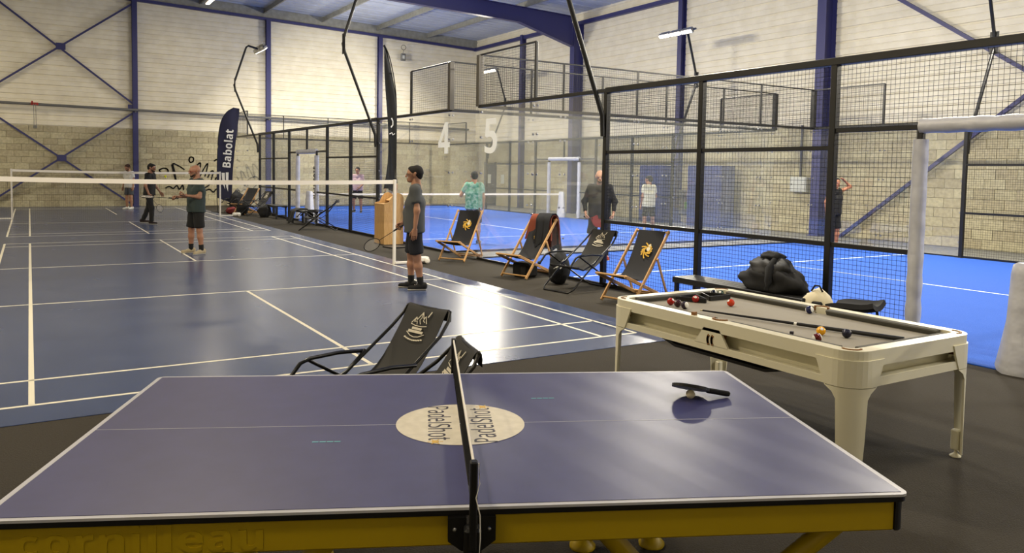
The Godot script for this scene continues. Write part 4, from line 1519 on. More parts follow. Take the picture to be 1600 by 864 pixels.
func seats_and_bags():
	# along the cages, from far to near
	deck_chair("wooden deck chair with gold emblem under the numeral 5", P(7.13, 0, 13.5), turn_to(-0.83, -0.56))
	deck_chair("wooden deck chair draped with rust and dark coats", P(7.04, 0, 10.92), turn_to(-0.96, -0.28))
	deck_chair("wooden deck chair with gold emblem beside the pool table", P(7.03, 0, 8.22), turn_to(-0.98, -0.2))
	recliner("black recliner between two wooden deck chairs by the cage post", P(7.02, 0, 9.42), turn_to(-0.98, -0.16))
	recliner("black recliner with pale mountain print right behind the blue table", P(1.94, 0, 4.85), turn_to(-0.97, -0.25)).scale = Vector3.ONE * 0.9
	recliner("black recliner half hidden behind the table tennis net", P(1.62, 0, 3.90), turn_to(-0.97, 0.24)).scale = Vector3.ONE * 0.9
	recliner("black recliner left of the wooden bin by the far cage", P(6.92, 0, 21.6), turn_to(-0.9, 0.42))
	# heap of chairs at the far end
	deck_chair("wooden deck chair standing in the heap by the navy banner", P(6.75, 0, 29.6), turn_to(-0.8, -0.55), false)
	recliner("black recliner loaded with clothes next to the navy banner", P(6.78, 0, 30.7), turn_to(-0.85, -0.3))
	recliner("black recliner at the rear of the heap near the cage's end", P(6.95, 0, 28.8), turn_to(-0.9, -0.3))
	var b := bench("long black bench with dark jackets beside the pool table", P(7.14, 0, 6.36), PI / 2, 2.05)
	bench("black bench with a coat thrown over it near the far cage's door", P(7.22, 0, 24.0), PI / 2, 1.5)
	bench("black bench between the heap of chairs and the far cage's door", P(7.25, 0, 27.3), PI / 2, 1.2)
	# coats on the deck chair
	var c := put(hung_cloth(0.46, 0.42, 0.50, 1.3, 0.075), "rust_coat", K.fabric_rust, self, Transform3D(Basis(Vector3.UP, turn_to(-0.96, -0.28)), P(7.42, 1.02, 11.03)))
	tag(c, "rust brown coat thrown over the top of a deck chair", "coat")
	c = put(hung_cloth(0.26, 0.50, 0.62, 4.0, 0.115), "dark_coat", K.fabric_dark, self, Transform3D(Basis(Vector3.UP, turn_to(-0.96, -0.28)), P(7.42, 1.045, 10.92)))
	tag(c, "dark coat hanging over the rust coat on the deck chair", "coat")
	var s := base("black_bag", "black box-shaped sports bag under the draped deck chair", "bag", P(7.0, 0, 10.95), 0.3)
	put(box_mesh(Vector3(0.26, 0.24, 0.38), 0.04), "body", K.fabric_black, s, Transform3D(Basis(), Vector3(0, 0.122, 0)))
	put(box_mesh(Vector3(0.02, 0.16, 0.10), 0.005), "side_pocket", K.sling_black, s, Transform3D(Basis(), Vector3(-0.135, 0.11, 0.08)))
	s = base("black_backpack", "black backpack with white patch beside the recliner", "bag", P(7.02, 0, 9.98), 0.4)
	put(lump(Vector3(0, 0.25, 0), Vector3(0.19, 0.26, 0.16), 0.08, 2.0, 24, 0.0), "body", K.fabric_black, s)
	var g := G.new()
	g.prism(PackedVector2Array([Vector2(-0.07, 0.22), Vector2(0.03, 0.30), Vector2(0.09, 0.38), Vector2(0.09, 0.27), Vector2(0.02, 0.2)]), 0.01, Transform3D(Basis(Vector3.UP, -1.2), Vector3(-0.16, 0.04, 0.07)))
	put(g.done(), "white_patch", K.white_sign, s)
	# on and by the long bench
	s = base("dark_jacket_pile", "pile of black padded jackets on the long bench", "jackets", P(7.16, 0.449, 5.98))
	put(lump(Vector3(0, 0.10, 0), Vector3(0.20, 0.20, 0.44), 0.07, 1.0, 48, 0.0), "lower_jacket", K.fabric_black, s)
	put(lump(Vector3(0.0, 0.22, -0.02), Vector3(0.17, 0.17, 0.30), 0.09, 2.4, 48), "upper_jacket", K.jacket_black, s)
	put(lump(Vector3(0.02, 0.37, -0.03), Vector3(0.11, 0.07, 0.15), 0.12, 3.0, 32), "hood", K.fabric_black, s)
	g = G.new()
	g.tube([Vector3(-0.06, 0.36, 0.06), Vector3(-0.17, 0.26, 0.08), Vector3(-0.20, 0.12, 0.10), Vector3(-0.20, 0.03, 0.08)], [0.03, 0.045, 0.04, 0.03], 10)
	put(g.done(), "sleeve", K.fabric_dark, s)
	s = base("cream_backpack", "cream backpack with black panels at the bench's end", "bag", P(6.95, 0, 5.22), 0.2)
	put(lump(Vector3(0, 0.29, 0), Vector3(0.14, 0.29, 0.19), 0.04, 2.0, 28, 0.0), "body", K.fabric_cream, s)
	g = G.new()
	g.cbox(Vector3(-0.125, 0.36, 0.04), Vector3(0.05, 0.22, 0.11), 0.015, Basis(Vector3.BACK, -0.25))
	g.cbox(Vector3(-0.10, 0.36, -0.11), Vector3(0.06, 0.24, 0.035), 0.01, Basis(Vector3.BACK, -0.25))
	put(g.done(), "black_panel", K.fabric_black, s)
	g = G.new()
	g.tube([Vector3(-0.03, 0.56, -0.06), Vector3(-0.04, 0.62, -0.02), Vector3(-0.04, 0.62, 0.03), Vector3(-0.03, 0.56, 0.06)], 0.01, 8)
	put(g.done(), "handle", K.fabric_black, s)
	s = base("black_stool", "black cushioned stool peeping over the pool table's far rail", "stool", P(6.85, 0, 4.72), 0.3)
	g = G.new()
	var rows := []
	for i in 9:
		var row := []
		for j in 9:
			var u := i / 8.0 * 2 - 1
			var v := j / 8.0 * 2 - 1
			row.append(Vector3(u * 0.19, 0.46 + 0.06 * v * v * v * 0.5 + 0.05 * u * u, v * 0.22))
		rows.append(row)
	g.slab(rows, 0.05)
	put(g.done(), "cushion", K.fabric_black, s)
	for k in 4:
		g = G.new()
		var p := Vector3(0.14 * (1 if k & 1 else -1), 0.45, 0.16 * (1 if k & 2 else -1))
		g.tube([p, Vector3(p.x * 1.25, 0.0, p.z * 1.25)], 0.014, 8)
		put(g.done(), "leg", K.tube_black, s)
	# by the far cage
	c = put(hung_cloth(0.5, 0.40, 0.36, 2.2, 0.22), "black_coat", K.fabric_black, self, Transform3D(Basis(Vector3.UP, turn_to(-1, 0)), P(7.2, 0.48, 24.25)))
	tag(c, "black coat spread over the bench near the far cage's door", "coat")
	for q in [[6.95, 27.75, 0.20, 0.22, 0.24, 1.0, "round black bag on the carpet beside the far bench", K.fabric_black], [6.7, 30.75, 0.26, 0.42, 0.28, 2.0, "dark clothes heaped on the recliner by the navy banner", K.fabric_dark], [6.35, 30.1, 0.20, 0.13, 0.22, 3.0, "dark red bag in the heap beside the navy banner", K.fabric_red], [6.55, 29.25, 0.18, 0.26, 0.22, 4.0, "black rucksack in the heap, nearest the cage's end", K.fabric_black]]:
		s = base("bag_heap", q[6], "bag", P(q[0], 0, q[1]), q[5])
		put(lump(Vector3(0, q[3] * 0.95, 0), Vector3(q[2], q[3], q[4]), 0.10, q[5], 24, 0.0), "body", q[7], s)
		g = G.new()
		g.tube([Vector3(-0.08, q[3] * 1.75, 0.04), Vector3(-0.05, q[3] * 2.02, 0.05), Vector3(0.05, q[3] * 2.02, 0.05), Vector3(0.08, q[3] * 1.75, 0.04)], 0.014, 8)
		put(g.done(), "strap", K.fabric_dark, s)
	# wooden bin with a stepped, rounded top
	var o := base("wooden_bin", "tall pale wooden box with rounded cheeks by the glass", "wooden box", P(7.2, 0, 17.25))
	for z in [-0.29, 0.29]:
		g = G.new()
		g.prism(PackedVector2Array([Vector2(-0.24, 0), Vector2(0.24, 0), Vector2(0.24, 1.08), Vector2(0.2, 1.16), Vector2(0.1, 1.2), Vector2(0.0, 1.17), Vector2(-0.08, 1.06), Vector2(-0.12, 0.98), Vector2(-0.24, 0.95)]), 0.02, Transform3D(Basis(), Vector3(0, 0.002, z - 0.01)))
		put(g.done(), "cheek", K.plywood, o)
	for k in 4:
		g = G.new()
		g.cbox(Vector3(-0.23, 0.475, -0.21 + k * 0.14), Vector3(0.02, 0.945, 0.138), 0.003)
		put(g.done(), "plank", K.plywood, o)
	g = G.new()
	g.cbox(Vector3(0.23, 0.54, 0), Vector3(0.02, 1.08, 0.56), 0.003)
	put(g.done(), "back", K.plywood, o)
	g = G.new()
	g.cbox(Vector3(-0.04, 0.93, 0), Vector3(0.42, 0.02, 0.56), 0.003)
	g.cbox(Vector3(0.12, 1.06, 0), Vector3(0.22, 0.018, 0.56), 0.003, Basis(Vector3.BACK, 0.5))
	put(g.done(), "lid", K.plywood, o)

# ---------- banners ----------
func banner(o: Node3D, edge_a: Array, edge_b: Array, m: Material, wave: float) -> MeshInstance3D:
	var rows := []
	for i in edge_a.size():
		var row := []
		for j in 9:
			var t := j / 8.0
			var p: Vector2 = edge_a[i].lerp(edge_b[i], t)
			row.append(Vector3(p.x, p.y, sin(t * PI * 1.6 + i * 0.35) * wave))
		rows.append(row)
	var g := G.new()
	g.slab(rows, 0.004)
	return put(g.done(), "cloth", m, o)

func dense(a: Array, n := 25) -> Array:
	var r := []
	for i in n:
		r.append(catmull(a, i / float(n - 1)))
	return r

func banners():
	# navy banner near the block wall
	var o := base("navy_banner", "navy feather banner with white lettering at the far end", "banner", P(6.1, 0, 31.4), -0.35)
	var l := dense([Vector2(0.0, 0.55), Vector2(0.0, 1.3), Vector2(0.02, 2.2), Vector2(0.06, 2.9), Vector2(0.16, 3.45), Vector2(0.36, 3.80), Vector2(0.62, 3.98)])
	var r := dense([Vector2(0.52, 0.35), Vector2(0.55, 1.3), Vector2(0.62, 2.2), Vector2(0.70, 2.9), Vector2(0.76, 3.4), Vector2(0.80, 3.75), Vector2(0.81, 3.95)])
	var c := banner(o, l, r, K.banner_navy, 0.015)
	var g := G.new()
	var pole := [Vector3(0, 0.02, 0)]
	for p in l:
		pole.append(Vector3(p.x - 0.012, p.y, 0))
	g.tube(pole, 0.014, 8)
	put(g.done(), "pole", K.black_plastic, o)
	g = G.new()
	g.cbox(Vector3(0, 0.015, 0), Vector3(0.4, 0.03, 0.4), 0.005)
	put(g.done(), "foot_plate", K.black_plastic, o)
	var up := Transform3D(Basis(Vector3.BACK, PI / 2 - 0.08), Vector3(0.40, 2.42, 0.035))
	put(text_mesh("Babolat", 0.29, 0.004), "lettering", K.white_sign, c, up)
	g = G.new()
	g.prism(PackedVector2Array([Vector2(0.16, 1.50), Vector2(0.19, 1.12), Vector2(0.28, 0.88), Vector2(0.27, 1.50)]), 0.004, Transform3D(Basis(), Vector3(0, 0, 0.02)))
	g.prism(PackedVector2Array([Vector2(0.31, 1.52), Vector2(0.32, 0.98), Vector2(0.39, 0.78), Vector2(0.41, 1.52)]), 0.004, Transform3D(Basis(), Vector3(0, 0, 0.02)))
	put(g.done(), "double_stripe_mark", K.white_sign, c)
	# black banner in front of the far cage's glass
	o = base("black_banner", "tall black feather banner behind the standing man in grey", "banner", P(6.93, 0, 16.25), 0.15)
	l = dense([Vector2(-0.30, 1.32), Vector2(-0.22, 1.9), Vector2(-0.20, 2.6), Vector2(-0.24, 3.3), Vector2(-0.29, 3.9), Vector2(-0.32, 4.30), Vector2(-0.325, 4.42)])
	r = dense([Vector2(0.0, 1.32), Vector2(0.0, 1.9), Vector2(0.0, 2.6), Vector2(-0.01, 3.3), Vector2(-0.08, 3.8), Vector2(-0.20, 4.22), Vector2(-0.32, 4.44)])
	c = banner(o, l, r, K.banner_black, 0.03)
	g = G.new()
	pole = [Vector3(0.012, 0.02, 0)]
	for p in r:
		pole.append(Vector3(p.x + 0.012, p.y, 0))
	g.tube(pole, 0.013, 8)
	put(g.done(), "pole", K.black_plastic, o)
	g = G.new()
	g.cbox(Vector3(0, 0.015, 0), Vector3(0.4, 0.03, 0.4), 0.005)
	put(g.done(), "foot_plate", K.black_plastic, o)
	g = G.new()
	g.ribbon([Vector2(-0.13, 2.86), Vector2(-0.10, 2.80), Vector2(-0.10, 2.72), Vector2(-0.14, 2.67)], 0.03, 0.003, Transform3D(Basis(), Vector3(0, 0, 0.034)))
	put(g.done(), "white_mark", K.white_sign, c)
	g = G.new()
	g.ribbon([Vector2(-0.18, 2.52), Vector2(-0.12, 2.55), Vector2(-0.10, 2.50), Vector2(-0.05, 2.53)], 0.016, 0.003, Transform3D(Basis(), Vector3(0, 0, 0.034)))
	put(g.done(), "white_mark", K.white_sign, c)

# ---------- things on and along the walls ----------
func wall_things():
	var o := base("wall_pipe", "grey pipe running along the block wall above its top course", "pipe", P(0, 0, 0))
	var g := G.new()
	g.tube([P(-8, 4.14, WM - 0.32), P(19.6, 3.88, WM - 0.32)], 0.055, 10)
	put(g.done(), "run", K.pale_pipe, o)
	for x in [-1.67, 3.83, 9.33, 14.73]:
		g = G.new()
		g.box(P(x, 4.12 - 0.0094 * (x + 8), WM - 0.27), Vector3(0.05, 0.16, 0.14))
		put(g.done(), "clamp", K.pale_pipe, o)
	o = base("hose_reel_bracket", "red bracket with hanging grey lines on the wall pipe", "bracket", P(0.22, 4.07, WM - 0.40))
	g = G.new()
	g.cbox(Vector3(0, 0, 0), Vector3(0.26, 0.10, 0.06), 0.01)
	g.cbox(Vector3(-0.08, 0.05, 0), Vector3(0.06, 0.12, 0.06), 0.01)
	put(g.done(), "clip", K.red_paint, o)
	g = G.new()
	g.tube([Vector3(-0.03, 0, 0.04), Vector3(-0.03, -0.85, 0.04)], 0.012, 6)
	g.tube([Vector3(0.04, 0, 0.04), Vector3(0.04, -0.85, 0.04)], 0.012, 6)
	put(g.done(), "hanging_line", K.pale_pipe, o)
	put(box_mesh(Vector3(0.13, 0.12, 0.05), 0.01), "weight", K.pale_pipe, o, Transform3D(Basis(), Vector3(0.005, -0.90, 0.04)))
	# graffiti on the block wall
	g = G.new()
	var at := Transform3D(Basis(), P(0, 0, WM - 0.034))
	for st in [[[4.75, 1.55], [4.9, 1.62], [5.05, 1.6], [5.1, 1.48], [4.95, 1.42], [4.8, 1.46], [4.75, 1.55]],
			[[5.25, 1.78], [5.32, 1.45], [5.42, 1.05], [5.36, 1.5], [5.3, 1.82], [5.55, 1.72], [5.75, 1.58]],
			[[6.1, 1.5], [6.3, 1.8], [6.42, 1.86], [6.38, 1.5], [6.34, 1.2], [6.6, 1.7], [6.72, 1.84], [6.66, 1.5], [6.6, 1.3]],
			[[6.72, 1.25], [6.85, 1.5], [6.95, 1.52], [6.9, 1.28], [6.8, 0.95], [6.55, 0.78], [6.3, 0.76]],
			[[7.05, 1.2], [7.2, 1.32], [7.3, 1.22], [7.22, 1.04], [7.08, 1.08], [7.05, 1.2]],
			[[5.95, 2.0], [6.0, 2.12], [6.12, 2.1], [6.12, 1.95], [6.0, 1.9], [5.95, 2.0]],
			[[7.0, 1.98], [7.1, 2.05], [7.22, 2.02]],
			[[5.0, 0.78], [5.15, 0.84], [5.3, 0.76], [5.45, 0.88], [5.55, 0.72], [5.68, 0.9], [5.72, 0.7]],
			[[6.6, 0.66], [6.8, 0.72], [6.95, 0.6], [7.1, 0.74], [7.25, 0.62]],
			[[8.3, 0.9], [8.5, 1.2], [8.8, 1.3], [8.95, 1.1], [8.7, 0.8]]]:
		var pts := []
		for p in st:
			pts.append(Vector2(p[0], p[1]))
		var fine := []
		for i in (pts.size() - 1) * 5 + 1:
			fine.append(catmull(pts, i / float((pts.size() - 1) * 5)))
		g.ribbon(fine, 0.055, 0.003, at)
	o = put(g.done(), "spray_tag", K.spray_black, self)
	tag(o, "black sprayed lettering on the block wall behind the players", "graffiti")
	# blue cabinets at the side wall
	for q in [[21.75, 1.25, 2.05, "tall blue metal cabinet at the side wall, left one"], [19.1, 1.55, 2.05, "tall blue metal cabinet at the side wall, right one"]]:
		o = base("blue_cabinet", q[3], "cabinet", P(WX - 0.62, 0, q[0]), 0.0, "blue cabinets")
		put(box_mesh(Vector3(0.62, q[2], q[1]), 0.01), "body", K.cabinet_blue, o, Transform3D(Basis(), Vector3(0, q[2] / 2 + 0.001, 0)))
		for s in [-1.0, 1.0]:
			var d := put(box_mesh(Vector3(0.02, q[2] - 0.1, q[1] / 2 - 0.03), 0.004), "door", K.cabinet_blue, o, Transform3D(Basis(), Vector3(-0.32, q[2] / 2, s * q[1] / 4)))
			put(box_mesh(Vector3(0.02, 0.14, 0.025), 0.004), "handle", K.steel, d, Transform3D(Basis(), Vector3(-0.018, 0, -s * (q[1] / 4 - 0.08))))
	o = base("lettered_board", "grey board with dark and green lettering between the blue cabinets", "sign", P(WX - 0.12, 0.55, 20.55))
	put(box_mesh(Vector3(0.03, 0.85, 1.1), 0.005), "board", K.pale_pipe, o, Transform3D(Basis(), Vector3(0, 0.2, 0)))
	put(text_mesh("MANGET", 0.22, 0.004), "dark_lettering", K.print_dark, o, Transform3D(Basis(Vector3.UP, -PI / 2), Vector3(-0.02, 0.42, 0)))
	put(text_mesh("BUT", 0.22, 0.004), "green_lettering", mat("print_green", Color(0.30, 0.55, 0.22), 0.5), o, Transform3D(Basis(Vector3.UP, -PI / 2), Vector3(-0.02, 0.08, 0)))
	o = base("electric_box", "white electrical box on the block wall left of the wide column", "electrical box", P(WX - 0.125, 1.5, 15.9))
	put(box_mesh(Vector3(0.18, 0.46, 0.60), 0.01), "case", K.box_white, o)
	put(box_mesh(Vector3(0.02, 0.40, 0.54), 0.006), "lid", K.box_white, o, Transform3D(Basis(), Vector3(-0.095, 0, 0)))
	put(box_mesh(Vector3(0.02, 0.05, 0.03), 0.004), "latch", K.pale_pipe, o, Transform3D(Basis(), Vector3(-0.11, 0, -0.22)))
	var w := setting("door_1", "dark blue grey door in the side wall near the corner")
	put(box_mesh(Vector3(0.06, 2.1, 1.0), 0.006), "leaf", K.door_dark, w, Transform3D(Basis(), P(WX - 0.05, 1.052, 35.0)))
	put(box_mesh(Vector3(0.08, 2.2, 0.08), 0.006), "frame", K.door_dark, w, Transform3D(Basis(), P(WX - 0.05, 1.102, 35.55)))
	put(box_mesh(Vector3(0.08, 2.2, 0.08), 0.006), "frame", K.door_dark, w, Transform3D(Basis(), P(WX - 0.05, 1.102, 34.45)))
	put(box_mesh(Vector3(0.04, 0.03, 0.14), 0.004), "handle", K.steel, w, Transform3D(Basis(), P(WX - 0.10, 1.05, 34.65)))
	for q in [[35.0, WX - 0.092, "white notice taped on the dark door"], [33.8, WX - 0.030, "white notice on the blocks right of the dark door"]]:
		o = put(box_mesh(Vector3(0.004, 0.45, 0.34)), "notice", K.box_white, self, Transform3D(Basis(), P(q[1], 1.35, q[0])))
		tag(o, q[2], "notice", "notices")
	o = base("caged_lamp", "small round fitting hanging under the eave by the corner", "lamp", P(15.9, 7.5, WM - 0.3))
	g = G.new()
	var ring := []
	for i in 17:
		ring.append(Vector3(cos(TAU * i / 16.0) * 0.12, 0.28 + sin(TAU * i / 16.0) * 0.12, 0))
	g.tube(ring, 0.012, 6)
	put(g.done(), "ring", K.black_plastic, o)
	g = G.new()
	g.tube([Vector3(0, 0.16, 0), Vector3(-0.02, 0.0, 0)], 0.012, 6)
	g.cbox(Vector3(-0.02, -0.2, 0), Vector3(0.26, 0.36, 0.12), 0.03)
	put(g.done(), "body", K.pale_pipe, o)
	put(box_mesh(Vector3(0.12, 0.16, 0.02), 0.01), "lens", K.box_white, o, Transform3D(Basis(), Vector3(-0.02, -0.2, 0.07)))

# ---------- people ----------
class Flesh:      # gathered surface
	var v := PackedVector3Array()
	var n := PackedVector3Array()
	var ix := PackedInt32Array()
	func add(o: Flesh, t: Transform3D):
		var off := v.size()
		var nb := t.basis.inverse().transposed()
		for i in o.v.size():
			v.append(t * o.v[i])
			n.append((nb * o.n[i]).normalized())
		var flip := t.basis.determinant() < 0
		for i in range(0, o.ix.size(), 3):
			ix.append(o.ix[i] + off)
			ix.append(o.ix[i + (2 if flip else 1)] + off)
			ix.append(o.ix[i + (1 if flip else 2)] + off)
	func mesh() -> ArrayMesh:
		var a := []
		a.resize(Mesh.ARRAY_MAX)
		a[Mesh.ARRAY_VERTEX] = v
		a[Mesh.ARRAY_NORMAL] = n
		a[Mesh.ARRAY_INDEX] = ix
		var m := ArrayMesh.new()
		m.add_surface_from_arrays(Mesh.PRIMITIVE_TRIANGLES, a)
		return m

# bones: [a, b, ra, rb, optional cut point, cut normal]; cuts: [point, normal], kept where (p - point) . normal < 0
func field(p: Vector3, bones: Array, ids: PackedInt32Array, k: float, cuts: Array) -> float:
	var d := 10.0
	for i in ids:
		var b: Array = bones[i]
		var a: Vector3 = b[0]
		var ab: Vector3 = b[6]
		var ap := p - a
		var h := clampf(ap.dot(ab) * b[7], 0.0, 1.0)
		var e: float = (ap - ab * h).length() - lerpf(b[2], b[3], h)
		if b[4] != null:
			e = maxf(e, (p - b[4]).dot(b[5]))
		var q := maxf(k - absf(d - e), 0.0)
		d = minf(d, e) - q * q / (4.0 * k)
	for c in cuts:
		d = maxf(d, (p - c[0]).dot(c[1]))
	return d

func skin_of(src: Array, k: float, cell: float, cuts := []) -> Flesh:
	var bones := []
	var lo := Vector3.ONE * 1e9
	var hi := -lo
	for s in src:
		var b: Array = s.duplicate()
		b.resize(8)
		var ab: Vector3 = b[1] - b[0]
		b[6] = ab
		b[7] = 1.0 / maxf(ab.length_squared(), 1e-9)
		bones.append(b)
		var r: float = maxf(b[2], b[3]) + k * 0.3
		lo = lo.min(b[0] - Vector3.ONE * r).min(b[1] - Vector3.ONE * r)
		hi = hi.max(b[0] + Vector3.ONE * r).max(b[1] + Vector3.ONE * r)
	lo -= Vector3.ONE * cell * 2.0
	var nb := Vector3i(((hi - lo) / (cell * 4.0)).ceil()) + Vector3i.ONE
	var nx := nb.x * 4
	var ny := nb.y * 4
	var nz := nb.z * 4
	var f := PackedFloat32Array()
	f.resize(nx * ny * nz)
	f.fill(1.0)
	var sy := nx
	var sz := nx * ny
	var hd := cell * 2.0 * 1.7321
	var live := []
	var all_ids := PackedInt32Array(range(bones.size()))
	for bz in nb.z:
		for by in nb.y:
			for bx in nb.x:
				var c := lo + Vector3(bx * 4 + 1.5, by * 4 + 1.5, bz * 4 + 1.5) * cell
				var ids := PackedInt32Array()
				for i in bones.size():
					var b: Array = bones[i]
					var ap: Vector3 = c - b[0]
					var h := clampf(ap.dot(b[6]) * b[7], 0.0, 1.0)
					if (ap - b[6] * h).length() - lerpf(b[2], b[3], h) < hd + k:
						ids.append(i)
				if ids.is_empty():
					continue
				var d := field(c, bones, ids, k, cuts)
				var o := bx * 4 + by * 4 * sy + bz * 4 * sz
				if d < -hd * 1.3 - k * 0.3:
					for z in 4:
						for y in 4:
							for x in 4:
								f[o + x + y * sy + z * sz] = -1.0
					continue
				if d > hd * 1.3 + k * 0.3:
					continue
				for z in 4:
					for y in 4:
						for x in 4:
							f[o + x + y * sy + z * sz] = field(lo + Vector3(bx * 4 + x, by * 4 + y, bz * 4 + z) * cell, bones, ids, k, cuts)
				live.append(Vector3i(bx, by, bz))
	var out := Flesh.new()
	var vid := {}
	var offs := [0, 1, sy, sy + 1, sz, sz + 1, sz + sy, sz + sy + 1]
	var edges := [[0, 1], [2, 3], [4, 5], [6, 7], [0, 2], [1, 3], [4, 6], [5, 7], [0, 4], [1, 5], [2, 6], [3, 7]]
	var corner := []
	for i in 8:
		corner.append(Vector3(i & 1, (i >> 1) & 1, (i >> 2) & 1))
	var cells := PackedInt32Array()
	var done := {}
	for l in live:
		for z in range(-1, 4):
			for y in range(-1, 4):
				for x in range(-1, 4):
					var gx: int = l.x * 4 + x
					var gy: int = l.y * 4 + y
					var gz: int = l.z * 4 + z
					if gx < 0 or gy < 0 or gz < 0 or gx >= nx - 1 or gy >= ny - 1 or gz >= nz - 1:
						continue
					var id := gx + gy * sy + gz * sz
					var m := 0
					for i in 8:
						if f[id + offs[i]] < 0.0:
							m += 1
					if m == 0 or m == 8 or vid.has(id):
						continue
					var p := Vector3.ZERO
					var w := 0
					for e in edges:
						var a := f[id + offs[e[0]]]
						var b := f[id + offs[e[1]]]
						if (a < 0.0) != (b < 0.0):
							p += corner[e[0]].lerp(corner[e[1]], a / (a - b))
							w += 1
					vid[id] = out.v.size()
					cells.append(id)
					out.v.append(lo + (Vector3(gx, gy, gz) + p / w) * cell)
	out.n.resize(out.v.size())
	var st := [1, sy, sz]
	for id in cells:
		var a := f[id]
		for ax in 3:
			var b := f[id + st[ax]]
			if (a < 0.0) == (b < 0.0):
				continue
			var u: int = st[(ax + 1) % 3]
			var w: int = st[(ax + 2) % 3]
			var q := [vid.get(id, -1), vid.get(id - u, -1), vid.get(id - u - w, -1), vid.get(id - w, -1)]
			if q.has(-1):
				continue
			if a >= 0.0:
				q = [q[3], q[2], q[1], q[0]]
			# faces wind clockwise seen from outside
			var nn: Vector3 = (out.v[q[2]] - out.v[q[0]]).cross(out.v[q[3]] - out.v[q[1]])
			for i in q:
				out.n[i] = out.n[i] + nn
			for i in [0, 2, 1, 0, 3, 2]:
				out.ix.append(q[i])
	for i in out.n.size():
		out.n[i] = out.n[i].normalized()
	return out

var head_skin: Flesh
var hand_flat: Flesh
var hand_fist: Flesh

# head about 0.24 tall, chin at y = 0, looking along +z
func build_head():
	var b := []
	b.append([Vector3(0, 0.155, -0.030), Vector3(0, 0.150, 0.025), 0.083, 0.074])
	b.append([Vector3(0, 0.10, 0.03), Vector3(0, 0.045, 0.055), 0.062, 0.040])
	b.append([Vector3(0, 0.035, 0.075), Vector3(0, 0.03, 0.07), 0.022, 0.02])
	b.append([Vector3(0, 0.06, -0.03), Vector3(0, -0.10, -0.045), 0.056, 0.062])
	b.append([Vector3(-0.03, 0.135, 0.078), Vector3(0.03, 0.135, 0.078), 0.018, 0.018])
	var h := skin_of(b, 0.03, 0.009)
	var f := []
	f.append([Vector3(0, 0.128, 0.095), Vector3(0, 0.090, 0.118), 0.009, 0.014])
	f.append([Vector3(-0.012, 0.086, 0.104), Vector3(0.012, 0.086, 0.104), 0.010, 0.010])
	for s in [-1.0, 1.0]:
		f.append([Vector3(s * 0.082, 0.135, -0.012), Vector3(s * 0.078, 0.092, -0.004), 0.019, 0.011])
		f.append([Vector3(s * 0.076, 0.118, -0.002), Vector3(s * 0.070, 0.10, 0.004), 0.012, 0.010])
	f.append([Vector3(-0.018, 0.056, 0.092), Vector3(0.018, 0.056, 0.092), 0.010, 0.010])
	h.add(skin_of(f, 0.01, 0.006), Transform3D())
	head_skin = h

# hand pointing along -y from the wrist, palm facing +z, thumb towards +x
func build_hand(curl: float) -> Flesh:
	var b := []
	for i in 4:
		var x := -0.03 + i * 0.02
		b.append([Vector3(x * 0.6, -0.005, 0), Vector3(x, -0.088 + absf(i - 2) * 0.004, 0.002), 0.016, 0.012])
	var palm := skin_of(b, 0.012, 0.006)
	for i in 4:
		var x := -0.031 + i * 0.0205
		var l: float = [0.058, 0.072, 0.078, 0.070][i]
		var p := Vector3(x, -0.085 + absf(i - 2) * 0.004, 0.002)
		var fb := []
		var ang := 0.0
		for k in 3:
			ang += curl * [0.7, 1.0, 0.8][k]
			var q: Vector3 = p + Vector3(x * 0.12, -cos(ang), sin(ang)) * l * [0.45, 0.32, 0.26][k]
			fb.append([p, q, 0.0092 - k * 0.0006, 0.0088 - k * 0.0008])
			p = q
		palm.add(skin_of(fb, 0.005, 0.0055), Transform3D())
	var t0 := Vector3(0.026, -0.022, 0.006)
	var t1 := t0 + Vector3(0.024, -0.030, 0.014)
	var t2 := t1 + Vector3(0.010 - curl * 0.014, -0.026, 0.008 + curl * 0.014)
	var t3 := t2 + Vector3(0.003 - curl * 0.016, -0.022, 0.004 + curl * 0.008)
	palm.add(skin_of([[t0, t1, 0.014, 0.011], [t1, t2, 0.011, 0.010], [t2, t3, 0.010, 0.008]], 0.008, 0.0055), Transform3D())
	return palm

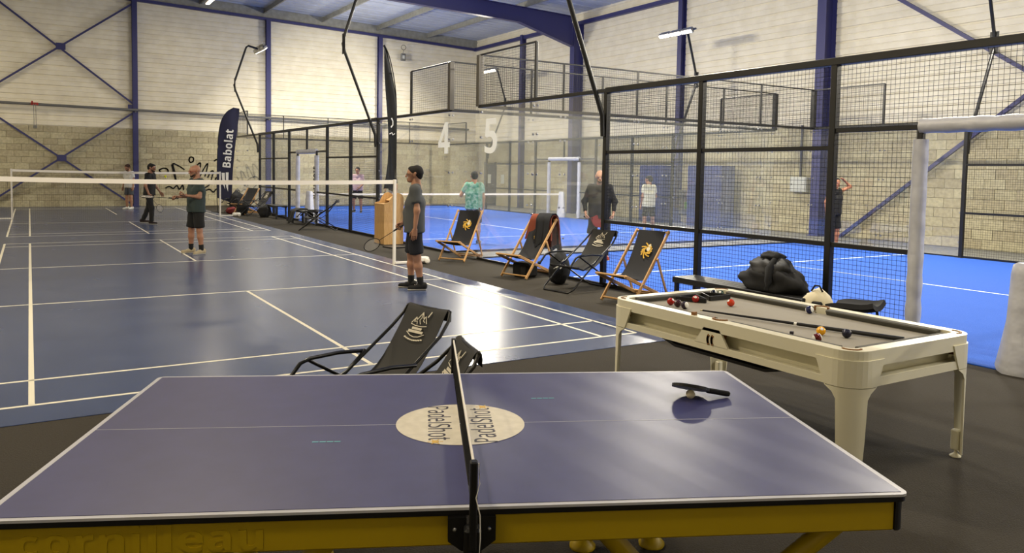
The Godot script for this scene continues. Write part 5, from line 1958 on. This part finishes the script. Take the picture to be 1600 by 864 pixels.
# q: pose and outfit; returns hand frames in the hall's space
func person(label: String, at: Vector3, turn: float, hgt: float, q: Dictionary) -> Dictionary:
	var o := base("person", label, "person", at, turn, "people in the hall")
	var H := hgt
	var lean: Vector3 = q.get("lean", Vector3(0, 1, 0.03)).normalized()
	var wide: float = q.get("wide", 1.0)
	var hip := Vector3.ZERO
	var fwd := Vector3(0, 0, 1)
	var side := Vector3(1, 0, 0)
	var chest := hip + lean * 0.235 * H
	var neck := hip + lean * 0.315 * H
	var J := {}
	for s in ["L", "R"]:
		var g := 1.0 if s == "L" else -1.0
		J["hip" + s] = hip + side * g * 0.048 * H
		J["sho" + s] = hip + lean * 0.292 * H + side * g * 0.098 * H * wide
		var d: Vector3 = q.get("thigh" + s, Vector3(g * 0.06, -1, 0.04)).normalized()
		J["knee" + s] = J["hip" + s] + d * 0.235 * H
		d = q.get("shin" + s, Vector3(g * 0.02, -1, -0.05)).normalized()
		J["ank" + s] = J["knee" + s] + d * 0.225 * H
		d = q.get("arm" + s, Vector3(g * 0.16, -1, -0.04)).normalized()
		J["elb" + s] = J["sho" + s] + d * 0.165 * H
		d = q.get("fore" + s, Vector3(g * 0.06, -1, 0.18)).normalized()
		J["wri" + s] = J["elb" + s] + d * 0.145 * H
	# stand on the lower ankle
	var drop: float = minf(J.ankL.y, J.ankR.y) - 0.045 * H
	var shift := Vector3(0, -drop, 0) - Vector3((J.ankL.x + J.ankR.x) * 0.5, 0, (J.ankL.z + J.ankR.z) * 0.5)
	for k in J:
		J[k] += shift
	hip += shift
	chest += shift
	neck += shift
	var u := H / 1.8
	var belly: float = q.get("belly", 0.0)
	# trunk, shared by body and shirt
	var bulk: float = q.get("bulk", 1.08)
	var trunk := func(grow: float, low: float) -> Array:
		var r := []
		for g in [-1.0, 1.0]:
			var sh: Vector3 = side * g
			r.append([neck - lean * 0.06 * H + sh * 0.072 * H * wide, chest - lean * 0.05 * H + sh * 0.052 * H * wide, 0.062 * u * bulk + grow, 0.098 * u * bulk + grow])
			r.append([chest - lean * 0.05 * H + sh * 0.050 * H * wide, hip + lean * low * H + sh * 0.044 * H, 0.096 * u * bulk + grow, 0.101 * u * bulk + grow * 1.8])
		r.append([J.shoL + Vector3(-0.02, -0.005, 0), J.shoR + Vector3(0.02, -0.005, 0), 0.058 * u + grow, 0.058 * u + grow])
		r.append([neck - lean * 0.035 * H, neck + lean * 0.004 * H, 0.082 * u + grow, 0.060 * u + grow])
		r.append([hip + lean * 0.16 * H, hip + lean * low * H, 0.10 * u * bulk + grow, 0.10 * u * bulk + grow * 1.8])
		if belly > 0.0:
			r.append([hip + lean * 0.10 * H + fwd * 0.05, hip + lean * 0.05 * H + fwd * 0.05, (0.09 + belly) * u + grow, (0.085 + belly) * u + grow])
		return r
	var bones: Array = trunk.call(-0.008, 0.0)
	for s in ["L", "R"]:
		bones.append([J["sho" + s], J["elb" + s], 0.050 * u, 0.038 * u])
		bones.append([J["elb" + s], J["wri" + s], 0.040 * u, 0.026 * u])
		bones.append([J["hip" + s], J["knee" + s], 0.086 * u, 0.056 * u])
		bones.append([J["knee" + s], J["knee" + s].lerp(J["ank" + s], 0.35), 0.055 * u, 0.057 * u])
		bones.append([J["knee" + s].lerp(J["ank" + s], 0.35), J["ank" + s], 0.056 * u, 0.036 * u])
	bones.append([neck - lean * 0.03 * H, neck + lean * 0.05 * H, 0.066 * u, 0.060 * u])
	var cell: float = q.get("cell", 0.02)
	var sk := skin_of(bones, 0.035, cell)
	# head
	var hy: float = q.get("head_turn", 0.0)
	var hp: float = q.get("head_nod", 0.0)
	var ht := Transform3D(Basis(Vector3.UP, hy) * Basis(Vector3.RIGHT, hp), neck + lean * 0.027 * H + fwd * 0.022 * u).scaled_local(Vector3.ONE * u * 1.0)
	sk.add(head_skin, ht)
	# hands
	var res := {}
	for s in ["L", "R"]:
		var g := 1.0 if s == "L" else -1.0
		var dn: Vector3 = (J["wri" + s] - J["elb" + s]).normalized()
		var pal: Vector3 = q.get("palm" + s, Vector3(-g, 0, 0.1))
		var z := (pal - dn * pal.dot(dn)).normalized()
		var y := -dn
		var x := y.cross(z)
		var thumb: Vector3 = q.get("thumb" + s, Vector3(0, 0.3, 1))
		var flip := -1.0 if x.dot(thumb) < 0.0 else 1.0
		var t := Transform3D(Basis(x * flip, y, z), J["wri" + s]).scaled_local(Vector3.ONE * u * 1.04)
		sk.add(hand_fist if q.get("grip" + s, false) else hand_flat, t)
		res["hand" + s] = o.transform * Transform3D(Basis(x * flip, y, z), J["wri" + s] + dn * 0.085 * u + z * 0.026 * u)
	var body := put(sk.mesh(), "body", skin_mat(q.get("skin", Color(0.63, 0.46, 0.355))), o)
	# shirt
	var sl: float = q.get("sleeve", 0.62)
	var sb: Array = trunk.call(0.012, -0.07)
	for s in ["L", "R"]:
		if sl > 0.0:
			var e: Vector3 = J["sho" + s].lerp(J["elb" + s], minf(sl, 1.0))
			var d: Vector3 = (J["elb" + s] - J["sho" + s]).normalized()
			if sl < 1.0:
				sb.append([J["sho" + s], e + d * 0.08, 0.064 * u, 0.066 * u, e, d])
			else:
				sb.append([J["sho" + s], J["elb" + s], 0.062 * u, 0.050 * u])
				var w: Vector3 = J["elb" + s].lerp(J["wri" + s], sl - 1.0)
				var dw: Vector3 = (J["wri" + s] - J["elb" + s]).normalized()
				sb.append([J["elb" + s], w + dw * 0.05, 0.050 * u, 0.036 * u, w, dw])
	var hem: float = q.get("hem", -0.02)
	var shirt := skin_of(sb, 0.04, cell * 0.9, [[hip + lean * hem * H, -lean], [neck + lean * 0.022 * H, (lean + fwd * 0.35).normalized()]])
	crease(shirt, 0.006, q.get("seed", 1.0))
	put(shirt.mesh(), "shirt", cloth_mat(q.shirt), o)
	# shorts or trousers
	var lb := []
	lb.append([hip + side * 0.045 * H + lean * 0.03 * H, hip - side * 0.045 * H + lean * 0.03 * H, 0.090 * u * bulk, 0.090 * u * bulk])
	var ln: float = q.get("leg_len", 0.85)
	for s in ["L", "R"]:
		var d: Vector3 = (J["knee" + s] - J["hip" + s]).normalized()
		if ln <= 1.2:
			var e: Vector3 = J["hip" + s] + d * 0.235 * H * ln
			lb.append([J["hip" + s], e + d * 0.06, 0.090 * u * bulk, 0.098 * u, e, d])
		else:
			lb.append([J["hip" + s], J["knee" + s], 0.100 * u, 0.072 * u])
			var d2: Vector3 = (J["ank" + s] - J["knee" + s]).normalized()
			lb.append([J["knee" + s], J["ank" + s] + d2 * 0.06, 0.074 * u, 0.056 * u, J["ank" + s] + d2 * 0.012, d2])
	var pants := skin_of(lb, 0.025, cell * 0.9, [[hip + lean * 0.06 * H, lean]])
	crease(pants, 0.005, q.get("seed", 1.0) + 2.0)
	put(pants.mesh(), "shorts" if ln <= 1.2 else "trousers", cloth_mat(q.legs), o)
	# socks and shoes
	for s in ["L", "R"]:
		var g := 1.0 if s == "L" else -1.0
		var a: Vector3 = J["ank" + s]
		var lift := a.y - 0.045 * H
		var yaw: float = q.get("foot" + s, g * 0.2)
		var fd := Vector3(sin(yaw), 0, cos(yaw))
		var heel := Vector3(a.x, lift + 0.045 * u, a.z) - fd * 0.045 * u
		var toe := heel + fd * 0.20 * u - Vector3.UP * 0.008
		if q.has("socks"):
			var sc := skin_of([[a + (J["knee" + s] - a) * 0.30, a - Vector3(0, 0.03, 0), 0.050 * u, 0.042 * u]], 0.01, 0.014, [[a + (J["knee" + s] - a) * 0.30, (J["knee" + s] - a).normalized()]])
			put(sc.mesh(), "sock", cloth_mat(q.socks), o)
		var shoe := skin_of([[heel, toe, 0.042 * u, 0.036 * u], [heel + Vector3.UP * 0.03, heel + fd * 0.10 * u + Vector3.UP * 0.012, 0.044 * u, 0.040 * u]], 0.02, 0.012, [[Vector3(0, lift + 0.018 * u, 0), Vector3.DOWN]])
		var sh := put(shoe.mesh(), "shoe", cloth_mat(q.shoes), o)
		var sole := skin_of([[heel, toe, 0.046 * u, 0.041 * u]], 0.02, 0.009, [[Vector3(0, lift + 0.002, 0), Vector3.DOWN], [Vector3(0, lift + 0.026 * u, 0), Vector3.UP]])
		var lc := G.new()
		for k in 3:
			var lp := heel + fd * (0.085 + k * 0.024) * u + Vector3.UP * (0.050 - k * 0.007) * u
			var sd := fd.cross(Vector3.UP) * 0.024 * u
			lc.tube([lp - sd, lp + Vector3.UP * 0.006, lp + sd], 0.0035, 5)
		put(lc.done(), "laces", cloth_mat(q.get("sole", Color(0.75, 0.73, 0.68))), sh)
		put(sole.mesh(), "sole", cloth_mat(q.get("sole", Color(0.75, 0.73, 0.68))), sh)
	# hair, beard, face
	var hair: String = q.get("hair", "short")
	var hc: Color = q.get("hair_color", Color(0.035, 0.025, 0.02))
	if hair != "bald":
		var hb := [[Vector3(0, 0.165, -0.034), Vector3(0, 0.162, 0.022), 0.090, 0.080], [Vector3(0, 0.12, -0.055), Vector3(0, 0.10, -0.06), 0.074, 0.060]]
		var hs := skin_of(hb, 0.03, 0.010, [[Vector3(0, 0.168, 0.062), Vector3(0, -0.62, 0.78).normalized()]])
		crease(hs, 0.004, 3.0)
		var m := Flesh.new()
		m.add(hs, ht)
		put(m.mesh(), "hair", cloth_mat(hc), body)
	if q.get("beard", false):
		var m := Flesh.new()
		m.add(skin_of([[Vector3(-0.045, 0.065, 0.045), Vector3(0, 0.030, 0.074), 0.030, 0.028], [Vector3(0.045, 0.065, 0.045), Vector3(0, 0.030, 0.074), 0.030, 0.028]], 0.015, 0.009, [[Vector3(0, 0.066, 0.05), Vector3(0, 1, 0.4).normalized()]]), ht)
		put(m.mesh(), "beard", cloth_mat(q.get("beard_color", hc)), body)
	var gl := G.new()
	for g in [-1.0, 1.0]:
		gl.ball(ht * Vector3(g * 0.031, 0.122, 0.088), Vector3.ONE * 0.0115 * u, 8)
	put(gl.done(), "eyes", K.white_sign, body)
	gl = G.new()
	for g in [-1.0, 1.0]:
		gl.ball(ht * Vector3(g * 0.031, 0.122, 0.0955), Vector3.ONE * 0.006 * u, 6)
		gl.tube([ht * Vector3(g * 0.018, 0.143, 0.098), ht * Vector3(g * 0.034, 0.148, 0.095), ht * Vector3(g * 0.05, 0.142, 0.082)], 0.004, 5)
	put(gl.done(), "brows_and_pupils", K.spray_black, body)
	gl = G.new()
	gl.tube([ht * Vector3(-0.022, 0.056, 0.097), ht * Vector3(0, 0.055, 0.1035), ht * Vector3(0.022, 0.056, 0.097)], 0.004, 6)
	put(gl.done(), "mouth", K.fabric_rust, body)
	if q.get("glasses", false):
		gl = G.new()
		for g in [-1.0, 1.0]:
			var ring := []
			for i in 13:
				ring.append(ht * Vector3(g * 0.034 + cos(TAU * i / 12.0) * 0.024, 0.120 + sin(TAU * i / 12.0) * 0.018, 0.106))
			gl.tube(ring, 0.0025, 5)
			gl.tube([ht * Vector3(g * 0.058, 0.124, 0.104), ht * Vector3(g * 0.088, 0.126, -0.005)], 0.0025, 5)
		gl.tube([ht * Vector3(-0.010, 0.122, 0.108), ht * Vector3(0.010, 0.122, 0.108)], 0.0025, 5)
		put(gl.done(), "glasses", K[q.get("glass_mat", "black_plastic")], body)
	res["node"] = o
	return res

func crease(s: Flesh, amp: float, seed_: float):
	for i in s.v.size():
		var p: Vector3 = s.v[i]
		s.v[i] = p + s.n[i] * amp * (sin(p.y * 31.0 + sin(p.x * 17.0 + seed_) * 2.2 + seed_) * 0.6 + sin(p.x * 43.0 + p.y * 21.0 + p.z * 37.0 + seed_ * 2.0) * 0.4)

var cloth_seen := {}
func cloth_mat(c: Color) -> Material:
	if not cloth_seen.has(c):
		cloth_seen[c] = mat("cloth %s" % c.to_html(false), c, 0.85)
	return cloth_seen[c]
func skin_mat(c: Color) -> Material:
	if not cloth_seen.has(c):
		cloth_seen[c] = mat("skin %s" % c.to_html(false), c, 0.55)
	return cloth_seen[c]

# racket for badminton, held in the hand frame (grip along the frame's x)
func racket(label: String, grip: Vector3, dir: Vector3, nrm: Vector3):
	var y := dir.normalized()
	var z := (nrm - y * nrm.dot(y)).normalized()
	var o := Node3D.new()
	o.name = uniq("badminton_racket")
	add_child(o)
	o.transform = Transform3D(Basis(y.cross(z), y, z), grip)
	tag(o, label, "racket", "badminton rackets")
	var g := G.new()
	g.tube([Vector3(0, -0.09, 0), Vector3(0, 0.09, 0)], 0.013, 8)
	put(g.done(), "grip", K.black_plastic, o)
	g = G.new()
	g.tube([Vector3(0, 0.09, 0), Vector3(0, 0.34, 0)], 0.0045, 8)
	put(g.done(), "shaft", K.fabric_dark, o)
	g = G.new()
	var ring := []
	for i in 33:
		ring.append(Vector3(sin(TAU * i / 32.0) * 0.10, 0.465 - cos(TAU * i / 32.0) * 0.125, 0))
	g.tube(ring, 0.006, 6, 1.0, Vector3.BACK)
	put(g.done(), "hoop", K.fabric_dark, o)
	g = G.new()
	for i in range(-7, 8):
		var x := i * 0.0125
		var h := 0.122 * sqrt(1.0 - pow(x / 0.1, 2.0))
		thread(g, Vector3(x, 0.465 - h, 0), Vector3(x, 0.465 + h, 0), Vector3(0.0007, 0, 0), Vector3(0, 0, 0.0007))
	for i in range(-8, 9):
		var y2 := i * 0.0145
		var w := 0.098 * sqrt(1.0 - pow(y2 / 0.125, 2.0))
		thread(g, Vector3(-w, 0.465 + y2, 0), Vector3(w, 0.465 + y2, 0), Vector3(0, 0.0007, 0), Vector3(0, 0, 0.0007))
	put(g.done(), "strings", K.net_white, o).set_meta("kind", "stuff")

func padel_bat(label: String, grip: Vector3, dir: Vector3, nrm: Vector3, m: Material):
	var y := dir.normalized()
	var z := (nrm - y * nrm.dot(y)).normalized()
	var o := Node3D.new()
	o.name = uniq("padel_racket")
	add_child(o)
	o.transform = Transform3D(Basis(y.cross(z), y, z), grip)
	tag(o, label, "racket", "padel rackets")
	var g := G.new()
	g.tube([Vector3(0, -0.08, 0), Vector3(0, 0.08, 0)], 0.016, 8)
	put(g.done(), "grip", K.black_plastic, o)
	g = G.new()
	var poly := PackedVector2Array()
	for i in 28:
		var a := TAU * i / 28.0
		poly.append(Vector2(sin(a) * 0.125, 0.245 - cos(a) * 0.135 * (1.05 if cos(a) > 0 else 1.0)))
	g.prism(poly, 0.036, Transform3D(Basis(), Vector3(0, 0, -0.018)))
	put(g.done(), "face", m, o)
	g = G.new()
	for s in [-1.0, 1.0]:
		g.tube([Vector3(s * 0.008, 0.07, 0), Vector3(s * 0.06, 0.14, 0)], 0.012, 6)
	put(g.done(), "throat", m, o)

func people():
	build_head()
	hand_flat = build_hand(0.28)
	hand_fist = build_hand(1.25)
	# image left in the hall's axes is (-0.852, 0.524); towards the camera is roughly (-0.52, -0.85)
	var p: Dictionary
	# man in grey standing at the near net post, facing left
	p = person("man in grey T-shirt and navy shorts standing by the near net post", P(4.78, 0, 10.42), turn_to(-0.88, 0.47), 1.84, {
		"shirt": Color(0.27, 0.28, 0.28), "legs": Color(0.035, 0.045, 0.085), "shoes": Color(0.03, 0.03, 0.03), "hair_color": Color(0.06, 0.04, 0.03), "glasses": true,
		"lean": Vector3(0, 1, -0.02), "belly": 0.02, "bulk": 1.22, "hem": -0.045, "leg_len": 0.92, "cell": 0.016, "socks": Color(0.05, 0.05, 0.05), "head_turn": 0.05,
		"thighL": Vector3(0.05, -1, -0.10), "shinL": Vector3(0.0, -1, -0.16), "thighR": Vector3(-0.08, -1, 0.12), "shinR": Vector3(0.0, -1, 0.0),
		"armL": Vector3(0.12, -1, -0.12), "foreL": Vector3(0.04, -1, 0.10), "armR": Vector3(-0.2, -1, 0.15), "foreR": Vector3(-0.05, -0.8, 0.6), "gripR": true, "palmR": Vector3(1, 0, 0)})
	racket("dark badminton racket hanging low in front of the man in grey", p.handR.origin, Vector3(-0.75, -0.55, -0.35), Vector3(0.4, 0.0, 0.9))
	# bald man on the centre line, facing left, both hands before him
	p = person("bald bearded man in dark green T-shirt holding both hands before him", P(2.80, 0, 16.5), turn_to(-0.95, -0.28), 1.80, {
		"shirt": Color(0.16, 0.215, 0.21), "legs": Color(0.02, 0.02, 0.02), "shoes": Color(0.62, 0.57, 0.46), "hair": "bald", "beard": true, "beard_color": Color(0.22, 0.18, 0.15), "glasses": true, "glass_mat": "red_paint",
		"belly": 0.02, "bulk": 1.2, "hem": -0.04, "leg_len": 0.9, "socks": Color(0.04, 0.04, 0.04), "head_nod": 0.1, "lean": Vector3(0, 1, -0.02),
		"thighL": Vector3(0.12, -1, 0.0), "shinL": Vector3(0.08, -1, -0.06), "thighR": Vector3(-0.12, -1, 0.08), "shinR": Vector3(-0.06, -1, 0.0),
		"armL": Vector3(0.10, -1, 0.15), "foreL": Vector3(-0.25, 0.12, 1), "armR": Vector3(-0.10, -1, 0.25), "foreR": Vector3(0.2, -0.05, 1), "gripL": true, "gripR": true, "palmL": Vector3(-0.3, 1, 0), "palmR": Vector3(0.6, -0.6, 0), "skin": Color(0.61, 0.44, 0.34)})
	racket("badminton racket held level by the bald man", p.handR.origin, Vector3(-0.92, 0.06, -0.12), Vector3(0, 1, 0.2))
	# player walking to the right with a racket
	p = person("dark haired player in black and grey polo walking behind the far net", P(2.95, 0, 25.4), turn_to(0.80, -0.52), 1.84, {
		"shirt": Color(0.035, 0.035, 0.04), "legs": Color(0.03, 0.035, 0.05), "shoes": Color(0.10, 0.03, 0.05), "hem": -0.03, "leg_len": 2.0, "beard": true, "lean": Vector3(0, 1, 0.06), "head_nod": 0.15,
		"thighL": Vector3(0.04, -1, -0.20), "shinL": Vector3(0, -1, -0.45), "thighR": Vector3(-0.04, -1, 0.28), "shinR": Vector3(0, -1, -0.02),
		"armR": Vector3(-0.15, -1, -0.12), "foreR": Vector3(0.1, -1, 0.35), "armL": Vector3(0.15, -1, 0.1), "foreL": Vector3(0, -0.8, 0.6), "gripR": true, "skin": Color(0.61, 0.44, 0.345)})
	racket("badminton racket swung low by the walking player", p.handR.origin, Vector3(0.55, -0.72, -0.3), Vector3(0.3, 0.3, 0.9))
	# player in white at the wall
	p = person("player in white T-shirt and grey shorts nearest the block wall", P(3.32, 0, 34.0), turn_to(-0.75, -0.6), 1.80, {
		"shirt": Color(0.78, 0.78, 0.76), "legs": Color(0.26, 0.28, 0.31), "shoes": Color(0.82, 0.82, 0.80), "leg_len": 0.8, "hem": -0.03, "head_nod": 0.35, "beard": true, "hair_color": Color(0.20, 0.11, 0.06), "cell": 0.024,
		"thighL": Vector3(0.1, -1, 0.12), "shinL": Vector3(0.02, -1, -0.06), "armL": Vector3(0.12, -1, -0.1), "armR": Vector3(-0.15, -1, 0.05)})
	# inside the far cage
	p = person("player in pale pink T-shirt seen between the posts of the far cage", P(11.1, 0, 29.8), turn_to(-0.6, -0.8), 1.84, {
		"shirt": Color(0.72, 0.62, 0.64), "legs": Color(0.05, 0.035, 0.05), "shoes": Color(0.05, 0.05, 0.05), "leg_len": 0.85, "head_nod": 0.1, "cell": 0.024,
		"thighL": Vector3(0.1, -1, 0.1), "thighR": Vector3(-0.14, -1, 0.16), "shinR": Vector3(-0.02, -1, -0.2), "armR": Vector3(-0.3, -1, 0.1), "foreR": Vector3(-0.1, -0.8, 0.6), "armL": Vector3(0.2, -1, 0.1), "foreL": Vector3(-0.4, -0.6, 0.6)})
	p = person("player in black crouching behind the far cage's net post", P(14.2, 0, 33.6), turn_to(-0.6, -0.8), 1.74, {
		"shirt": Color(0.03, 0.03, 0.035), "legs": Color(0.55, 0.53, 0.50), "shoes": Color(0.05, 0.05, 0.05), "leg_len": 0.85, "cell": 0.024, "lean": Vector3(0, 1, 0.4), "head_nod": -0.1,
		"thighL": Vector3(0.3, -1, 0.4), "shinL": Vector3(0.1, -1, -0.3), "thighR": Vector3(-0.3, -1, 0.4), "shinR": Vector3(-0.1, -1, -0.3), "armR": Vector3(-0.3, -1, 0.3), "foreR": Vector3(0, -0.8, 0.6), "gripR": true})
	padel_bat("black padel racket held by the crouching player", p.handR.origin, Vector3(-0.4, -0.85, 0.3), Vector3(0.3, 0.2, 0.9), K.black_plastic)
	p = person("player in teal and white T-shirt with his back to the glass", P(8.95, 0, 16.3), turn_to(0.55, 0.83), 1.76, {
		"shirt": Color(0.20, 0.52, 0.43), "legs": Color(0.03, 0.035, 0.055), "shoes": Color(0.2, 0.2, 0.22), "hem": -0.03, "leg_len": 0.9, "seed": 4.0,
		"armL": Vector3(0.45, -0.8, 0.2), "foreL": Vector3(-0.25, 1, 0.35), "armR": Vector3(-0.2, -1, 0.0), "foreR": Vector3(0.02, -1, 0.1), "head_turn": 0.3})
	teal_patches(p.node)
	# big man in black with a red racket, behind the cage post
	p = person("bald bearded man in black long-sleeved top holding a red racket", P(9.70, 0, 12.45), turn_to(-0.62, -0.78), 1.84, {
		"shirt": Color(0.035, 0.036, 0.04), "legs": Color(0.05, 0.05, 0.055), "shoes": Color(0.50, 0.16, 0.10), "sleeve": 1.8, "hem": -0.04, "leg_len": 0.95, "hair": "bald", "beard": true, "beard_color": Color(0.30, 0.25, 0.21), "wide": 1.05, "bulk": 1.18, "belly": 0.02, "socks": Color(0.04, 0.04, 0.04),
		"head_nod": 0.12, "lean": Vector3(0, 1, 0.10), "thighL": Vector3(0.14, -1, 0.05), "thighR": Vector3(-0.14, -1, 0.05),
		"armR": Vector3(-0.40, -1, 0.0), "foreR": Vector3(0.12, -0.85, 0.35), "armL": Vector3(0.40, -1, 0.0), "foreL": Vector3(-0.1, -0.85, 0.35), "gripR": true, "gripL": true, "skin": Color(0.62, 0.46, 0.365)})
	padel_bat("red padel racket before the thighs of the man in black", p.handR.origin, Vector3(0.80, -0.25, 0.30), Vector3(-0.5, 0.1, 0.8), K.fabric_red)
	# man in white T-shirt at the back of the far cage
	p = person("man in white T-shirt and black shorts seen from behind through wire", P(15.2, 0, 17.2), turn_to(0.2, 0.97), 1.72, {
		"shirt": Color(0.76, 0.75, 0.66), "legs": Color(0.035, 0.04, 0.05), "shoes": Color(0.05, 0.06, 0.08), "socks": Color(0.75, 0.75, 0.75), "leg_len": 0.85, "hem": -0.04,
		"thighL": Vector3(0.12, -1, 0.0), "thighR": Vector3(-0.12, -1, 0.0), "head_turn": 0.5, "foreL": Vector3(0, -1, 0.3), "foreR": Vector3(0, -1, 0.3)})
	# man behind the nearest cage post, hand to his head
	p = person("man in black vest behind the wide cage post, one hand at his head", P(16.9, 0, 12.35), turn_to(-0.2, -0.97), 1.76, {
		"shirt": Color(0.03, 0.03, 0.034), "legs": Color(0.03, 0.03, 0.034), "shoes": Color(0.45, 0.12, 0.10), "sleeve": 0.0, "leg_len": 1.0, "hem": -0.04,
		"armL": Vector3(0.85, 0.35, 0.1), "foreL": Vector3(-0.8, 0.55, 0.1), "armR": Vector3(-0.32, -1, 0.0), "foreR": Vector3(-0.05, -1, 0.15), "skin": Color(0.64, 0.42, 0.30)})

func teal_patches(o: Node3D):
	var m: StandardMaterial3D = mat("teal_print", Color.WHITE, 0.85)
	m.albedo_texture = noise_tex(0.02, Color(0.10, 0.46, 0.36), Color(0.72, 0.80, 0.76), 256, FastNoiseLite.TYPE_SIMPLEX, 3, 41)
	m.uv1_triplanar = true
	m.uv1_scale = Vector3.ONE * 1.6
	for c in o.get_children():
		if String(c.name).begins_with("shirt"):
			c.material_override = m
